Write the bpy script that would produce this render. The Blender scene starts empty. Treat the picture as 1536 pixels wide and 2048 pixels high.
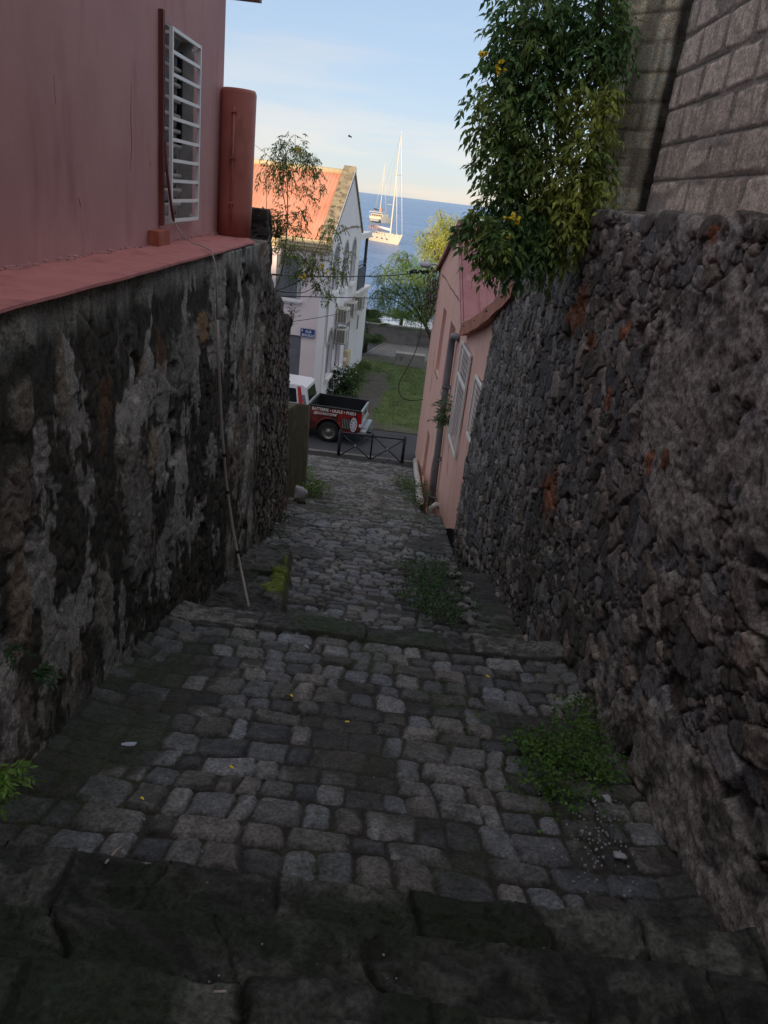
import bpy, math, random, bmesh
import numpy as np
from mathutils import Vector, Matrix, geometry
random.seed(7); RNG=np.random.default_rng(7)
S=bpy.context.scene; COL=S.collection
R=math.radians
# ------------------------------------------------------------------ camera frame (measured from the photograph)
IR=np.array([0.99296134,0.04090962,0.11114932]); IU=np.array([-0.11835962,0.3770736,0.91858941]); FW=np.array([0.00433233,0.92527936,-0.37926156])
CAM=np.array([0,0,8.6]); SEA=-1.6
cd=bpy.data.cameras.new('camera'); cam=bpy.data.objects.new('camera',cd); COL.objects.link(cam); S.camera=cam
cd.sensor_fit='VERTICAL'; cd.sensor_height=36; cd.lens=1538/2048*36; cd.clip_end=30000; cd.clip_start=.05
M=Matrix([[IR[0],IU[0],-FW[0],0],[IR[1],IU[1],-FW[1],0],[IR[2],IU[2],-FW[2],8.6],[0,0,0,1]]); cam.matrix_world=M
def ray(x,y):
    d=IR*(x-768)-IU*(y-1024)+FW*1538.; return d/np.linalg.norm(d)
def atY(x,y,Y): d=ray(x,y); return CAM+d*(Y/d[1])
def atX(x,y,X): d=ray(x,y); return CAM+d*(X/d[0])
def atZ(x,y,Z): d=ray(x,y); return CAM+d*((Z-8.6)/d[2])
# ------------------------------------------------------------------ noise
def H(i,j,k=0):
    with np.errstate(over='ignore'):
        n=(np.asarray(i).astype(np.int64)*73856093)^(np.asarray(j).astype(np.int64)*19349663)^(int(k)*83492791+12345)
        n=n&0xffffffff; n=((n^(n>>16))*0x45d9f3b)&0xffffffff; n=((n^(n>>16))*0x45d9f3b)&0xffffffff; n=n^(n>>16)
    return n/4294967295.
def vn(u,v,k=0):
    u=np.asarray(u,float);v=np.asarray(v,float)
    i=np.floor(u);j=np.floor(v);a=u-i;b=v-j;a=a*a*(3-2*a);b=b*b*(3-2*b)
    return (H(i,j,k)*(1-a)+H(i+1,j,k)*a)*(1-b)+(H(i,j+1,k)*(1-a)+H(i+1,j+1,k)*a)*b
def fbm(u,v,k=0,o=4,g=.5):
    s=0;a=1;t=0
    for n in range(o): s=s+a*vn(u*2**n+n*17.3,v*2**n+n*9.1,k+n); t+=a; a*=g
    return s/t
def ss(a,b,x): t=np.clip((x-a)/(b-a),0,1); return t*t*(3-2*t)
def mix(a,b,m): return a*(1-m)+b*m
def stones(u,v,cu,cv,seed,jit=.8,p=2.5,smin=.7,smax=1.35,rot=.6,stag=0.):
    iu=np.floor(u/cu);iv=np.floor(v/cv)
    F1=np.full(u.shape,9.);F2=F1.copy();I=np.zeros_like(F1);J=I.copy();DX=I.copy();DY=I.copy()
    for dj in (-2,-1,0,1,2):
        j=iv+dj; off=stag*(np.mod(j,2))*.5+stag*(H(j,0,seed+9)-.5)*.6
        for di in (-2,-1,0,1,2):
            i=iu+di
            cx=i+.5+(H(i,j,seed)-.5)*jit+off; cy=j+.5+(H(i,j,seed+1)-.5)*jit*(.5 if stag else 1)
            s=smin+(smax-smin)*H(i,j,seed+2)**1.3; an=(H(i,j,seed+3)-.5)*rot
            dx=u/cu-cx;dy=v/cv-cy;c=np.cos(an);q=np.sin(an);ex=dx*c+dy*q;ey=-dx*q+dy*c
            d=(np.abs(ex)**p+np.abs(ey)**p)**(1/p)/s
            n=d<F1; F2=np.where(n,F1,np.minimum(F2,d)); F1=np.where(n,d,F1)
            I=np.where(n,i,I);J=np.where(n,j,J);DX=np.where(n,ex,DX);DY=np.where(n,ey,DY)
    return F1,F2,I,J,DX,DY
# ------------------------------------------------------------------ objects
def link(o,parent=None):
    COL.objects.link(o)
    if parent is not None: o.parent=parent
    return o
def tag(o,label=None,cat=None,group=None,kind=None):
    if label: o['label']=label
    if cat: o['category']=cat
    if group: o['group']=group
    if kind: o['kind']=kind
    return o
def empty(name,loc=(0,0,0),rz=0,label=None,cat=None,group=None):
    o=bpy.data.objects.new(name,None); link(o); o.location=loc; o.rotation_euler=(0,0,rz); return tag(o,label,cat,group)
def copy_tree(o,parent=None,kids=None):
    c=o.copy(); COL.objects.link(c); c.parent=parent
    for ch in [x for x in COL.objects if x.parent==o]: copy_tree(ch,c)
    return c
def npmesh(name,V,F,mat,parent=None,col=None,smooth=True,loc=(0,0,0)):
    V=np.asarray(V,np.float32); me=bpy.data.meshes.new(name)
    F=np.asarray(F,np.int32); n,k=F.shape
    me.vertices.add(len(V)); me.vertices.foreach_set('co',V.ravel())
    me.loops.add(n*k); me.loops.foreach_set('vertex_index',F.ravel())
    me.polygons.add(n); me.polygons.foreach_set('loop_start',np.arange(0,n*k,k,dtype=np.int32))
    me.polygons.foreach_set('use_smooth',np.full(n,smooth,bool))
    me.update(calc_edges=True)
    if col is not None:
        a=me.color_attributes.new('Col','FLOAT_COLOR','POINT'); c=np.ones((len(V),4),np.float32); c[:,:3]=np.clip(col,0,1); a.data.foreach_set('color',c.ravel())
    me.materials.append(mat); o=bpy.data.objects.new(name,me); o.location=loc; return link(o,parent)
def gridF(nu,nv):
    i=np.arange(nu*nv).reshape(nv,nu); return np.stack([i[:-1,:-1],i[:-1,1:],i[1:,1:],i[1:,:-1]],-1).reshape(-1,4)
class MB:
    def __init__(s): s.v=[];s.f=[];s.sm=[]
    def add(s,vs,fs,sm=False):
        b=len(s.v); s.v+=[tuple(map(float,x)) for x in vs]; s.f+=[tuple(b+i for i in f) for f in fs]; s.sm+=[sm]*len(fs); return s
    def box(s,a,b,m=None,bev=0):
        x0,y0,z0=a;x1,y1,z1=b
        if bev:
            bm=bmesh.new(); bmesh.ops.create_cube(bm,size=1)
            for v in bm.verts: v.co=Vector(((x0+x1)/2+v.co.x*(x1-x0),(y0+y1)/2+v.co.y*(y1-y0),(z0+z1)/2+v.co.z*(z1-z0)))
            bmesh.ops.bevel(bm,geom=bm.edges[:],offset=bev,segments=2,affect='EDGES',profile=.6)
            bm.verts.index_update(); vs=[v.co.copy() for v in bm.verts]; fs=[[v.index for v in f.verts] for f in bm.faces]; bm.free()
        else:
            vs=[(x0,y0,z0),(x1,y0,z0),(x1,y1,z0),(x0,y1,z0),(x0,y0,z1),(x1,y0,z1),(x1,y1,z1),(x0,y1,z1)]
            fs=[(0,3,2,1),(4,5,6,7),(0,1,5,4),(1,2,6,5),(2,3,7,6),(3,0,4,7)]
        if m is not None: vs=[m@Vector(v) for v in vs]
        return s.add(vs,fs)
    def tube(s,pts,r,n=8,cap=True):
        pts=[Vector(p) for p in pts]; rs=r if hasattr(r,'__len__') else [r]*len(pts); b=len(s.v); vs=[];fs=[]
        up=None
        for i,p in enumerate(pts):
            t=(pts[min(i+1,len(pts)-1)]-pts[max(i-1,0)]).normalized()
            if up is None: up=t.orthogonal().normalized()
            else:
                up=(up-t*up.dot(t)); up=up.normalized() if up.length>1e-6 else t.orthogonal().normalized()
            w=t.cross(up)
            for k in range(n):
                a=2*math.pi*k/n; vs.append(p+(up*math.cos(a)+w*math.sin(a))*rs[i])
        for i in range(len(pts)-1):
            for k in range(n): fs.append((i*n+k,i*n+(k+1)%n,(i+1)*n+(k+1)%n,(i+1)*n+k))
        s.add(vs,fs,True)
        if cap: s.add([],[]); s.f+= [tuple(b+k for k in range(n))[::-1],tuple(b+(len(pts)-1)*n+k for k in range(n))]; s.sm+=[False,False]
        return s
    def prism(s,poly,d0,d1,ax='y',holes=()):
        # polygon (a,b) extruded along ax ; with holes: front/back tessellated
        def P(a,b,d): return {'y':(a,d,b),'x':(d,a,b),'z':(a,b,d)}[ax]
        rings=[list(poly)]+[list(h) for h in holes]
        tris=geometry.tessellate_polygon([[Vector((a,b,0)) for a,b in r] for r in rings])
        allp=[p for r in rings for p in r]; n=len(allp)
        vs=[P(a,b,d0) for a,b in allp]+[P(a,b,d1) for a,b in allp]; fs=[tuple(t) for t in tris]+[tuple(n+i for i in t)[::-1] for t in tris]
        o=0
        for r in rings:
            m=len(r)
            for i in range(m): fs.append((o+i,o+(i+1)%m,n+o+(i+1)%m,n+o+i))
            o+=m
        return s.add(vs,fs)
    def lathe(s,prof,c=(0,0,0),n=20,ax='z',sm=True):
        vs=[];fs=[]
        for r,h in prof:
            for k in range(n):
                a=2*math.pi*k/n; p=(r*math.cos(a),r*math.sin(a),h)
                if ax=='y': p=(p[0],p[2],p[1])
                if ax=='x': p=(p[2],p[0],p[1])
                vs.append((p[0]+c[0],p[1]+c[1],p[2]+c[2]))
        m=len(prof)
        for i in range(m-1):
            for k in range(n): fs.append((i*n+k,i*n+(k+1)%n,(i+1)*n+(k+1)%n,(i+1)*n+k))
        return s.add(vs,fs,sm)
    def split(s,name,mat,parent=None,gap=None):
        # one object per separate piece
        p=list(range(len(s.v)))
        def fd(a):
            while p[a]!=a: p[a]=p[p[a]]; a=p[a]
            return a
        for f in s.f:
            for i in f[1:]: p[fd(i)]=fd(f[0])
        g={}
        for f,sm in zip(s.f,s.sm): g.setdefault(fd(f[0]),[]).append((f,sm))
        out=[]
        for fs in g.values():
            ids=sorted({i for f,_ in fs for i in f}); mp={a:k for k,a in enumerate(ids)}; m=MB(); m.v=[s.v[i] for i in ids]; m.f=[tuple(mp[i] for i in f) for f,_ in fs]; m.sm=[x for _,x in fs]; out.append(m.build(name,mat,parent))
        return out
    def build(s,name,mat,parent=None,loc=(0,0,0),fix=True):
        me=bpy.data.meshes.new(name); me.from_pydata(s.v,[],s.f); 
        if fix:
            bm=bmesh.new(); bm.from_mesh(me); bmesh.ops.recalc_face_normals(bm,faces=bm.faces[:]); bm.to_mesh(me); bm.free()
        me.polygons.foreach_set('use_smooth',np.array(s.sm,bool)); me.materials.append(mat); me.update()
        o=bpy.data.objects.new(name,me); o.location=loc; return link(o,parent)
def text(name,body,size,mat,parent,loc,rot,ext=.002,shear=0,align='CENTER',bold=0,sx=1):
    c=bpy.data.curves.new(name,'FONT'); c.body=body; c.size=size; c.extrude=ext; c.align_x=align; c.align_y='CENTER'; c.shear=shear; c.offset=bold
    o=bpy.data.objects.new(name,c); COL.objects.link(o); dg=bpy.context.evaluated_depsgraph_get(); me=bpy.data.meshes.new_from_object(o.evaluated_get(dg)); bpy.data.objects.remove(o)
    me.materials.clear(); me.materials.append(mat); o=bpy.data.objects.new(name,me); o.location=loc; o.rotation_euler=rot; o.scale=(sx,1,1); return link(o,parent)
# ------------------------------------------------------------------ materials
def nt(name):
    m=bpy.data.materials.new(name); m.use_nodes=True; t=m.node_tree; return m,t,t.nodes['Principled BSDF']
def N(t,k,**kw):
    n=t.nodes.new(k)
    for a,b in kw.items():
        if a.startswith('_'): n.inputs[a[1:]].default_value=b
        else: setattr(n,a,b)
    return n
def mat(name,c,c2=None,rough=.8,scale=6,bump=.2,bscale=40,metal=0,stretch=(1,1,1),thr=(.35,.65),spec=.3,c3=None,s3=1.5,t3=(.5,.7),bd=.01,attr=False,st3=None):
    m,t,b=nt(name); b.inputs['Roughness'].default_value=rough; b.inputs['Metallic'].default_value=metal; b.inputs['Specular IOR Level'].default_value=spec
    tc=N(t,'ShaderNodeTexCoord'); mp=N(t,'ShaderNodeMapping'); mp.inputs['Scale'].default_value=stretch; t.links.new(tc.outputs['Object'],mp.inputs[0])
    L=t.links.new
    def noise(sc,d=6,src=mp,r=.6): n=N(t,'ShaderNodeTexNoise'); n.inputs['Scale'].default_value=sc; n.inputs['Detail'].default_value=d; n.inputs['Roughness'].default_value=r; L(src.outputs[0],n.inputs['Vector']); return n
    def ramp(fac,a,bb): r=N(t,'ShaderNodeMapRange',interpolation_type='SMOOTHSTEP'); r.inputs['From Min'].default_value=a; r.inputs['From Max'].default_value=bb; L(fac,r.inputs[0]); return r
    def mixc(f,a,bb,bt='MIX'):
        x=N(t,'ShaderNodeMix',data_type='RGBA',blend_type=bt); 
        if hasattr(f,'links'): L(f,x.inputs[0])
        else: x.inputs[0].default_value=f
        for k,q in ((6,a),(7,bb)):
            if hasattr(q,'links'): L(q,x.inputs[k])
            else: x.inputs[k].default_value=(*q,1)
        return x.outputs[2]
    if attr:
        at=N(t,'ShaderNodeAttribute',attribute_name='Col'); out=at.outputs['Color']; n=noise(scale); r=ramp(n.outputs[0],.25,.75); g=N(t,'ShaderNodeMapRange'); g.inputs[3].default_value=.5; g.inputs[4].default_value=1.5; L(r.outputs[0],g.inputs[0])
        x=N(t,'ShaderNodeVectorMath',operation='SCALE'); L(out,x.inputs[0]); L(g.outputs[0],x.inputs['Scale']); out=x.outputs[0]
    else:
        out=None
        if c2:
            n=noise(scale); r=ramp(n.outputs[0],*thr); out=mixc(r.outputs[0],c,c2)
        else: b.inputs['Base Color'].default_value=(*c,1)
    if c3:
        mp3=mp
        if st3: mp3=N(t,'ShaderNodeMapping'); mp3.inputs['Scale'].default_value=st3; L(tc.outputs['Object'],mp3.inputs[0])
        n=noise(s3,8,mp3); r=ramp(n.outputs[0],*t3); out=mixc(r.outputs[0],out if out else c,c3)
    if out: L(out,b.inputs['Base Color'])
    if bump:
        n=noise(bscale,8,mp,.65); bp=N(t,'ShaderNodeBump'); bp.inputs['Strength'].default_value=bump; bp.inputs['Distance'].default_value=bd; L(n.outputs[0],bp.inputs['Height']); L(bp.outputs[0],b.inputs['Normal'])
    return m
def leafmat(name,c,c2,tr=.35,scale=3,rough=.5):
    m=mat(name,c,c2,rough=rough,scale=scale,bump=0,spec=.35); t=m.node_tree; b=t.nodes['Principled BSDF']; out=t.nodes['Material Output']
    T=N(t,'ShaderNodeBsdfTranslucent'); src=b.inputs['Base Color'].links[0].from_socket; t.links.new(src,T.inputs[0]); mx=N(t,'ShaderNodeMixShader'); mx.inputs[0].default_value=tr
    t.links.new(b.outputs[0],mx.inputs[1]); t.links.new(T.outputs[0],mx.inputs[2]); t.links.new(mx.outputs[0],out.inputs[0]); return m
def leafattr(name,tr=.35):
    m=mat(name,(1,1,1),attr=True,rough=.5,scale=8,bump=0,spec=.35); t=m.node_tree; b=t.nodes['Principled BSDF']; out=t.nodes['Material Output']
    T=N(t,'ShaderNodeBsdfTranslucent'); src=b.inputs['Base Color'].links[0].from_socket; t.links.new(src,T.inputs[0]); mx=N(t,'ShaderNodeMixShader'); mx.inputs[0].default_value=tr
    t.links.new(b.outputs[0],mx.inputs[1]); t.links.new(T.outputs[0],mx.inputs[2]); t.links.new(mx.outputs[0],out.inputs[0]); return m
m_stone=mat('basalt_rubble',(1,1,1),attr=True,scale=70,bump=.8,bscale=130,bd=.010,rough=.9,spec=.25)
m_cob=mat('cobble_stone',(1,1,1),attr=True,scale=60,bump=1.,bscale=110,bd=.010,rough=.72,spec=.35)
m_block=mat('concrete_block',(1,1,1),attr=True,scale=75,bump=1.,bscale=120,bd=.01,rough=.95,spec=.15)
m_house=mat('rose_render',(.455,.245,.24),(.52,.295,.285),rough=.8,scale=1.1,bump=.25,bscale=140,bd=.004,c3=(.36,.165,.17),s3=2.0,t3=(.50,.80),st3=(1,2.2,.5))
m_ledge=mat('red_ledge_paint',(.44,.165,.16),(.50,.20,.19),rough=.7,scale=3,bump=.4,bscale=80,bd=.006,c3=(.30,.11,.11),s3=5,t3=(.48,.72))
m_column=mat('brown_red_paint',(.36,.115,.085),(.42,.145,.11),rough=.55,scale=2,bump=.25,bscale=90,spec=.35,bd=.005,c3=(.24,.08,.065),s3=5,t3=(.52,.72),st3=(1,1,.35))
m_brick=mat('brick_block',(.33,.10,.06),(.40,.14,.09),rough=.8,scale=9,bump=.3,bscale=120)
m_white=mat('white_paint',(.78,.78,.76),rough=.45,bump=0,spec=.4)
m_glass=mat('louvre_glass',(.5,.53,.55),(.7,.72,.73),rough=.15,scale=4,bump=0,spec=.8)
m_wood=mat('dark_red_wood',(.12,.03,.025),(.2,.06,.045),rough=.6,scale=8,bump=.3,stretch=(1,1,.1))
m_dark=mat('dark_void',(.02,.02,.022),rough=.9,bump=0)
m_grey=mat('grey_frame',(.36,.345,.33),(.48,.46,.43),rough=.7,scale=8,bump=.2)
m_pink=mat('salmon_render',(.72,.43,.36),(.76,.47,.40),rough=.85,scale=1.4,bump=.35,bscale=60,bd=.006,c3=(.58,.30,.20),s3=1.6,t3=(.5,.75),st3=(1,2.2,.4))
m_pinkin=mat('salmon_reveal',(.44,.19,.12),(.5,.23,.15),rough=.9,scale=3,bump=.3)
m_purple=mat('faded_red_sheet',(.24,.075,.085),(.30,.12,.125),rough=.5,scale=1.2,bump=.15,bscale=20,c3=(.36,.2,.2),s3=3,t3=(.5,.8))
m_rust=mat('rusty_flashing',(.36,.14,.09),(.24,.09,.06),rough=.7,scale=3,bump=.3)
m_pipe=mat('grey_plastic_pipe',(.15,.15,.165),(.19,.19,.2),rough=.45,scale=3,bump=.08)
m_pvc=mat('white_plastic_pipe',(.55,.54,.52),(.42,.41,.38),rough=.5,scale=6,bump=.1)
m_wb=mat('white_render',(.86,.83,.83),(.90,.87,.88),rough=.85,scale=1.2,bump=.2,bscale=40,c3=(.55,.52,.52),s3=2,t3=(.6,.85),st3=(1,1,.35))
m_wbp=mat('pale_pink_render',(.82,.70,.69),(.86,.74,.73),rough=.85,scale=1.2,bump=.2,bscale=40)
m_cream=mat('cream_cornice',(.72,.60,.38),(.66,.52,.32),rough=.8,scale=4,bump=.2,c3=(.35,.28,.18),s3=4,t3=(.6,.8))
m_parap=mat('weathered_parapet',(.38,.31,.2),(.22,.18,.12),rough=.95,scale=2.5,bump=.5,bscale=25,c3=(.09,.075,.05),s3=5,t3=(.5,.7))
m_shut=mat('grey_shutter',(.17,.175,.20),(.21,.215,.24),rough=.6,scale=3,bump=.1)
m_surr=mat('grey_surround',(.36,.36,.38),(.42,.42,.43),rough=.8,scale=3,bump=.1)
m_roof=mat('red_corrugated_sheet',(.60,.26,.17),(.66,.32,.22),rough=.6,scale=.8,bump=.1,c3=(.42,.17,.11),s3=2.5,t3=(.58,.75))
m_ac=mat('cream_metal',(.66,.63,.55),rough=.5,bump=0)
m_blue=mat('enamel_blue',(.035,.07,.26),rough=.35,bump=0)
m_black=mat('black_steel',(.018,.02,.025),(.03,.03,.035),rough=.5,scale=9,bump=.15,spec=.4)
m_rubber=mat('tyre_rubber',(.02,.02,.02),rough=.85,bump=.2)
m_rim=mat('steel_rim',(.28,.26,.23),(.18,.165,.15),rough=.4,metal=.6,bump=0)
m_tw=mat('truck_white',(.75,.76,.8),rough=.25,bump=0,spec=.6)
m_tred=mat('truck_red_wrap',(.30,.022,.018),(.05,.012,.014),rough=.3,scale=1.7,bump=0,spec=.5,c3=(.5,.09,.03),s3=2.6,t3=(.56,.7))
m_red=mat('red_stripe',(.5,.04,.04),rough=.35,bump=0)
m_tbed=mat('black_bed_liner',(.02,.022,.025),rough=.5,bump=.1)
m_silver=mat('silver_metal',(.42,.45,.48),rough=.3,metal=.5,bump=0)
m_tail=mat('tail_light_red',(.4,.01,.015),rough=.2,bump=0,spec=.6)
m_wg=mat('tinted_glass',(.015,.02,.02),rough=.08,bump=0,spec=.8)
m_asph=mat('asphalt',(.055,.057,.065),(.07,.072,.082),rough=.85,scale=1.2,bump=.3,bscale=90,c3=(.035,.036,.042),s3=.6,t3=(.52,.7))
m_conc=mat('concrete',(.27,.255,.235),(.34,.32,.3),rough=.9,scale=2,bump=.4,bscale=40,c3=(.12,.11,.1),s3=2.5,t3=(.55,.8))
m_wallc=mat('old_sea_wall_concrete',(.17,.155,.145),(.22,.2,.185),rough=.9,scale=2,bump=.4,bscale=30,c3=(.1,.09,.085),s3=1.2,t3=(.45,.75),st3=(.4,1,2))
m_moss=mat('moss',(.05,.075,.012),(.10,.13,.02),rough=1,scale=14,bump=1,bscale=120,bd=.02)
m_mosswall=mat('mossy_render',(.045,.045,.025),(.028,.03,.018),rough=.95,scale=4,bump=.8,bscale=40,bd=.02,c3=(.11,.10,.07),s3=2.5,t3=(.6,.75))
m_cable=mat('cable_black',(.02,.02,.022),rough=.6,bump=0)
m_cond=mat('pale_conduit',(.34,.28,.25),(.42,.36,.32),rough=.6,scale=5,bump=.1)
m_bark=mat('bark',(.10,.07,.045),(.06,.042,.03),rough=.9,scale=8,bump=.5,stretch=(1,1,.2))
m_stem=mat('green_brown_stem',(.13,.12,.05),(.08,.06,.03),rough=.8,scale=8,bump=.2)
m_leaf=leafattr('leaf_blades')
m_flower=mat('yellow_petals',(.85,.62,.03),(.9,.72,.06),rough=.6,scale=20,bump=0)
m_boat=mat('gelcoat_white',(.82,.72,.54),rough=.3,bump=0,spec=.5)
m_boatw=mat('boat_window',(.05,.05,.06),rough=.1,bump=0)
m_bimini=mat('sun_canopy',(.6,.33,.22),rough=.8,bump=0)
m_teak=mat('teak_deck',(.5,.33,.17),rough=.7,bump=0)
m_chalk=mat('pale_rock',(.42,.42,.46),(.3,.3,.34),rough=.95,scale=9,bump=.8,bscale=40,bd=.02)
m_soil=mat('soil',(.03,.027,.02),(.05,.045,.03),rough=1,scale=8,bump=.8,bscale=40,bd=.03)
m_hill=mat('hill_scrub',(.035,.05,.02),(.06,.07,.03),rough=1,scale=.6,bump=.8,bscale=4,bd=.3)
# ================================================================== MASONRY
def sheet(name,U,Vv,pos,hf,mat,parent=None):
    u,v=np.meshgrid(U,Vv); u=u.ravel();v=v.ravel()
    P,Nn,uu,vv=pos(u,v); h,c=hf(uu,vv,u,v); return npmesh(name,P+Nn*h[:,None],gridF(len(U),len(Vv)),mat,parent,c)
def vsteps(a,b,f):
    o=[a]
    while o[-1]<b: o.append(o[-1]+f(o[-1]))
    return np.array(o)
BAS=np.array([.225,.206,.195]); 
def rgb(base,k): return np.asarray(base)[None,:]*k[:,None]
def rw_h(u,v,*_):   # u along alley (Y), v height (z); returns relief and albedo
    wu=u+.022*(fbm(u*9,v*9,3)-.5); wv=v+.022*(fbm(u*9,v*9,8)-.5)
    bo=ss(6.9,5.6,v+.25*u)   # low near part: loose round boulders
    A=stones(wu,wv,.20,.165,11,jit=.95,p=2.0,smin=.62,smax=1.45,rot=2.4)
    B=stones(wu,wv,.095,.075,31,jit=.9,p=2.0,smin=.65,smax=1.4,rot=2.)
    eA=A[1]-A[0]; eB=B[1]-B[0]; big=(H(A[2],A[3],77)>.24)&(A[0]<1.0)
    r1=np.where(big,H(A[2],A[3],5),H(B[2],B[3],5)); r2=np.where(big,H(A[2],A[3],6),H(B[2],B[3],6)); r3=np.where(big,H(A[2],A[3],7),H(B[2],B[3],7))
    n2_=fbm(u*20,v*20,45,3); e=np.where(big,eA,eB*.8); wd=mix(.10,.36,bo)
    dx=np.where(big,A[4],B[4]);dy=np.where(big,A[5],B[5])
    e=e-.05*ss(.45,.75,n2_)-.035*r1*r2; body=ss(.10,1,np.clip(e/wd,0,1))
    n1=fbm(u*9,v*9,41,5); n2=fbm(u*34,v*34,43,4); n4=fbm(u*15,v*15,47,4)
    hs=body*(.012+.026*r1*np.where(big,1,.45))+body*(dx*(r2-.5)+dy*(r3-.5))*.034*np.where(big,1,.4)+ (n1-.5)*.010+(n2-.5)*.016+np.abs(n4-.5)*-.022+.004
    # missing stones: deep dark pockets
    pk=(r2>.93)&big; hs=np.where(pk,hs-.06*body,hs)
    mort=(.004+(n1-.5)*.03+(n2-.5)*.02); m=ss(.005,.06,e); h=mix(mort,hs+.006,m)
    # render patches that still cover the stones
    cm=fbm(u*.8+3,v*.9+1,51,4)
    plast=ss(.50,.58,cm*.55+.44*ss(1.35,.45,np.hypot((u-3.75)/.95,(v-7.7)/.85))+.42*(fbm(u*2.4,v*2.4,55,4)-.5)+.34*ss(.75,.30,v-(6.03-(u-2.14)*.222))*ss(5.4,4.4,u)*1.0+.16*ss(8.3,8.55,v)*ss(7,5,u)-.10*ss(5.5,8,u)+(n1-.5)*.30)
    h=mix(h,.042+(n1-.5)*.035+(n2-.5)*.026+(fbm(u*3,v*3,49)-.5)*.03,plast*.93)
    k=(.45+1.10*r3**1.6)*(.62+.76*n2)*(1-.30*ss(.58,.7,n4)); c=rgb(BAS,k)
    c*=np.stack([1+.26*(r1-.55),1+.05*(r1-.5),1+.16*(.6-r1)],-1)
    c=mix(c,np.array([.030,.027,.024])[None],(1-m)[:,None]*.92*(n1[:,None]<.53))
    c=mix(c,np.array([.31,.275,.25])[None]*(.45+1.1*n2[:,None]),(1-m)[:,None]*.75*ss(.47,.56,n1)[:,None])
    c=mix(c,np.array([.35,.32,.30])[None]*((.35+1.25*fbm(u*24,v*24,61,5))*(1-.6*ss(.56,.66,fbm(u*5,v*5,63,4))))[:,None],plast[:,None]*.85)
    lt=(r3>.955); c[lt]=np.array([.36,.32,.29])
    for (yy,zz,a,b2) in BRK:
        w=ss(1.05,.85,np.hypot((u-yy)/a,(v-zz)/b2)+1.5*(fbm(u*8,v*8,71,4)-.5)+.5*(r1-.5)); c=mix(c,np.array([.36,.15,.085])[None]*((.45+.6*r2)*(.5+n2))[:,None],w[:,None]*.95)
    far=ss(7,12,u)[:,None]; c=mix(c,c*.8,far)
    gr=ss(.58,.7,fbm(u*1.7,v*1.2,81))*ss(6.7,5.2,v); c=mix(c,np.array([.03,.036,.02])[None],gr[:,None]*.5)
    return h,c
BRK=[]
for px,py,a,b2 in ((1160,620,.30,.22),(1250,655,.10,.08),(1105,985,.28,.26),(1216,795,.1,.09),(1185,680,.12,.08),(1350,920,.07,.05),(1300,1295,.05,.04),(1318,920,.05,.06),(1445,465,.07,.05)):
    q=atX(px,py,1.6); BRK.append((q[1],q[2],a,b2))
def rw_pos(u,v):
    z=np.minimum(v,8.68); t=np.clip(v-8.68,0,9); X=1.6+t-(z-5)*.0+.02*np.sin(u*1.3)-.09*ss(6.5,4.0,z)*ss(7,12.,u)
    X=X-.03*ss(9,13.,u)
    top=ss(8.60,8.74,v)[:,None]; Nn=mix(np.array([-1,0,0.])[None],np.array([0,0,1.])[None],top); Nn/=np.linalg.norm(Nn,axis=1)[:,None]
    dz=-.05*fbm(u*2,v*0,5)*ss(8.4,8.68,v)
    return np.stack([X,u,z+dz],-1),Nn,u,v
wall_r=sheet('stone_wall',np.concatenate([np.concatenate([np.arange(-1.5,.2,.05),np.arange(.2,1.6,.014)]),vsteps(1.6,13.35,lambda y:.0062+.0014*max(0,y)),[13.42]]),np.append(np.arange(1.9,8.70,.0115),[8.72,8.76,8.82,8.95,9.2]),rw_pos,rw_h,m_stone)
tag(wall_r,'high dark basalt rubble wall with orange brick patches along the right side of the stepped alley','stone wall')
b=MB(); b.box((1.66,13.3,1.5),(2.3,13.40,8.6)); b.build('wall_end',m_wallc,wall_r)

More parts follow.
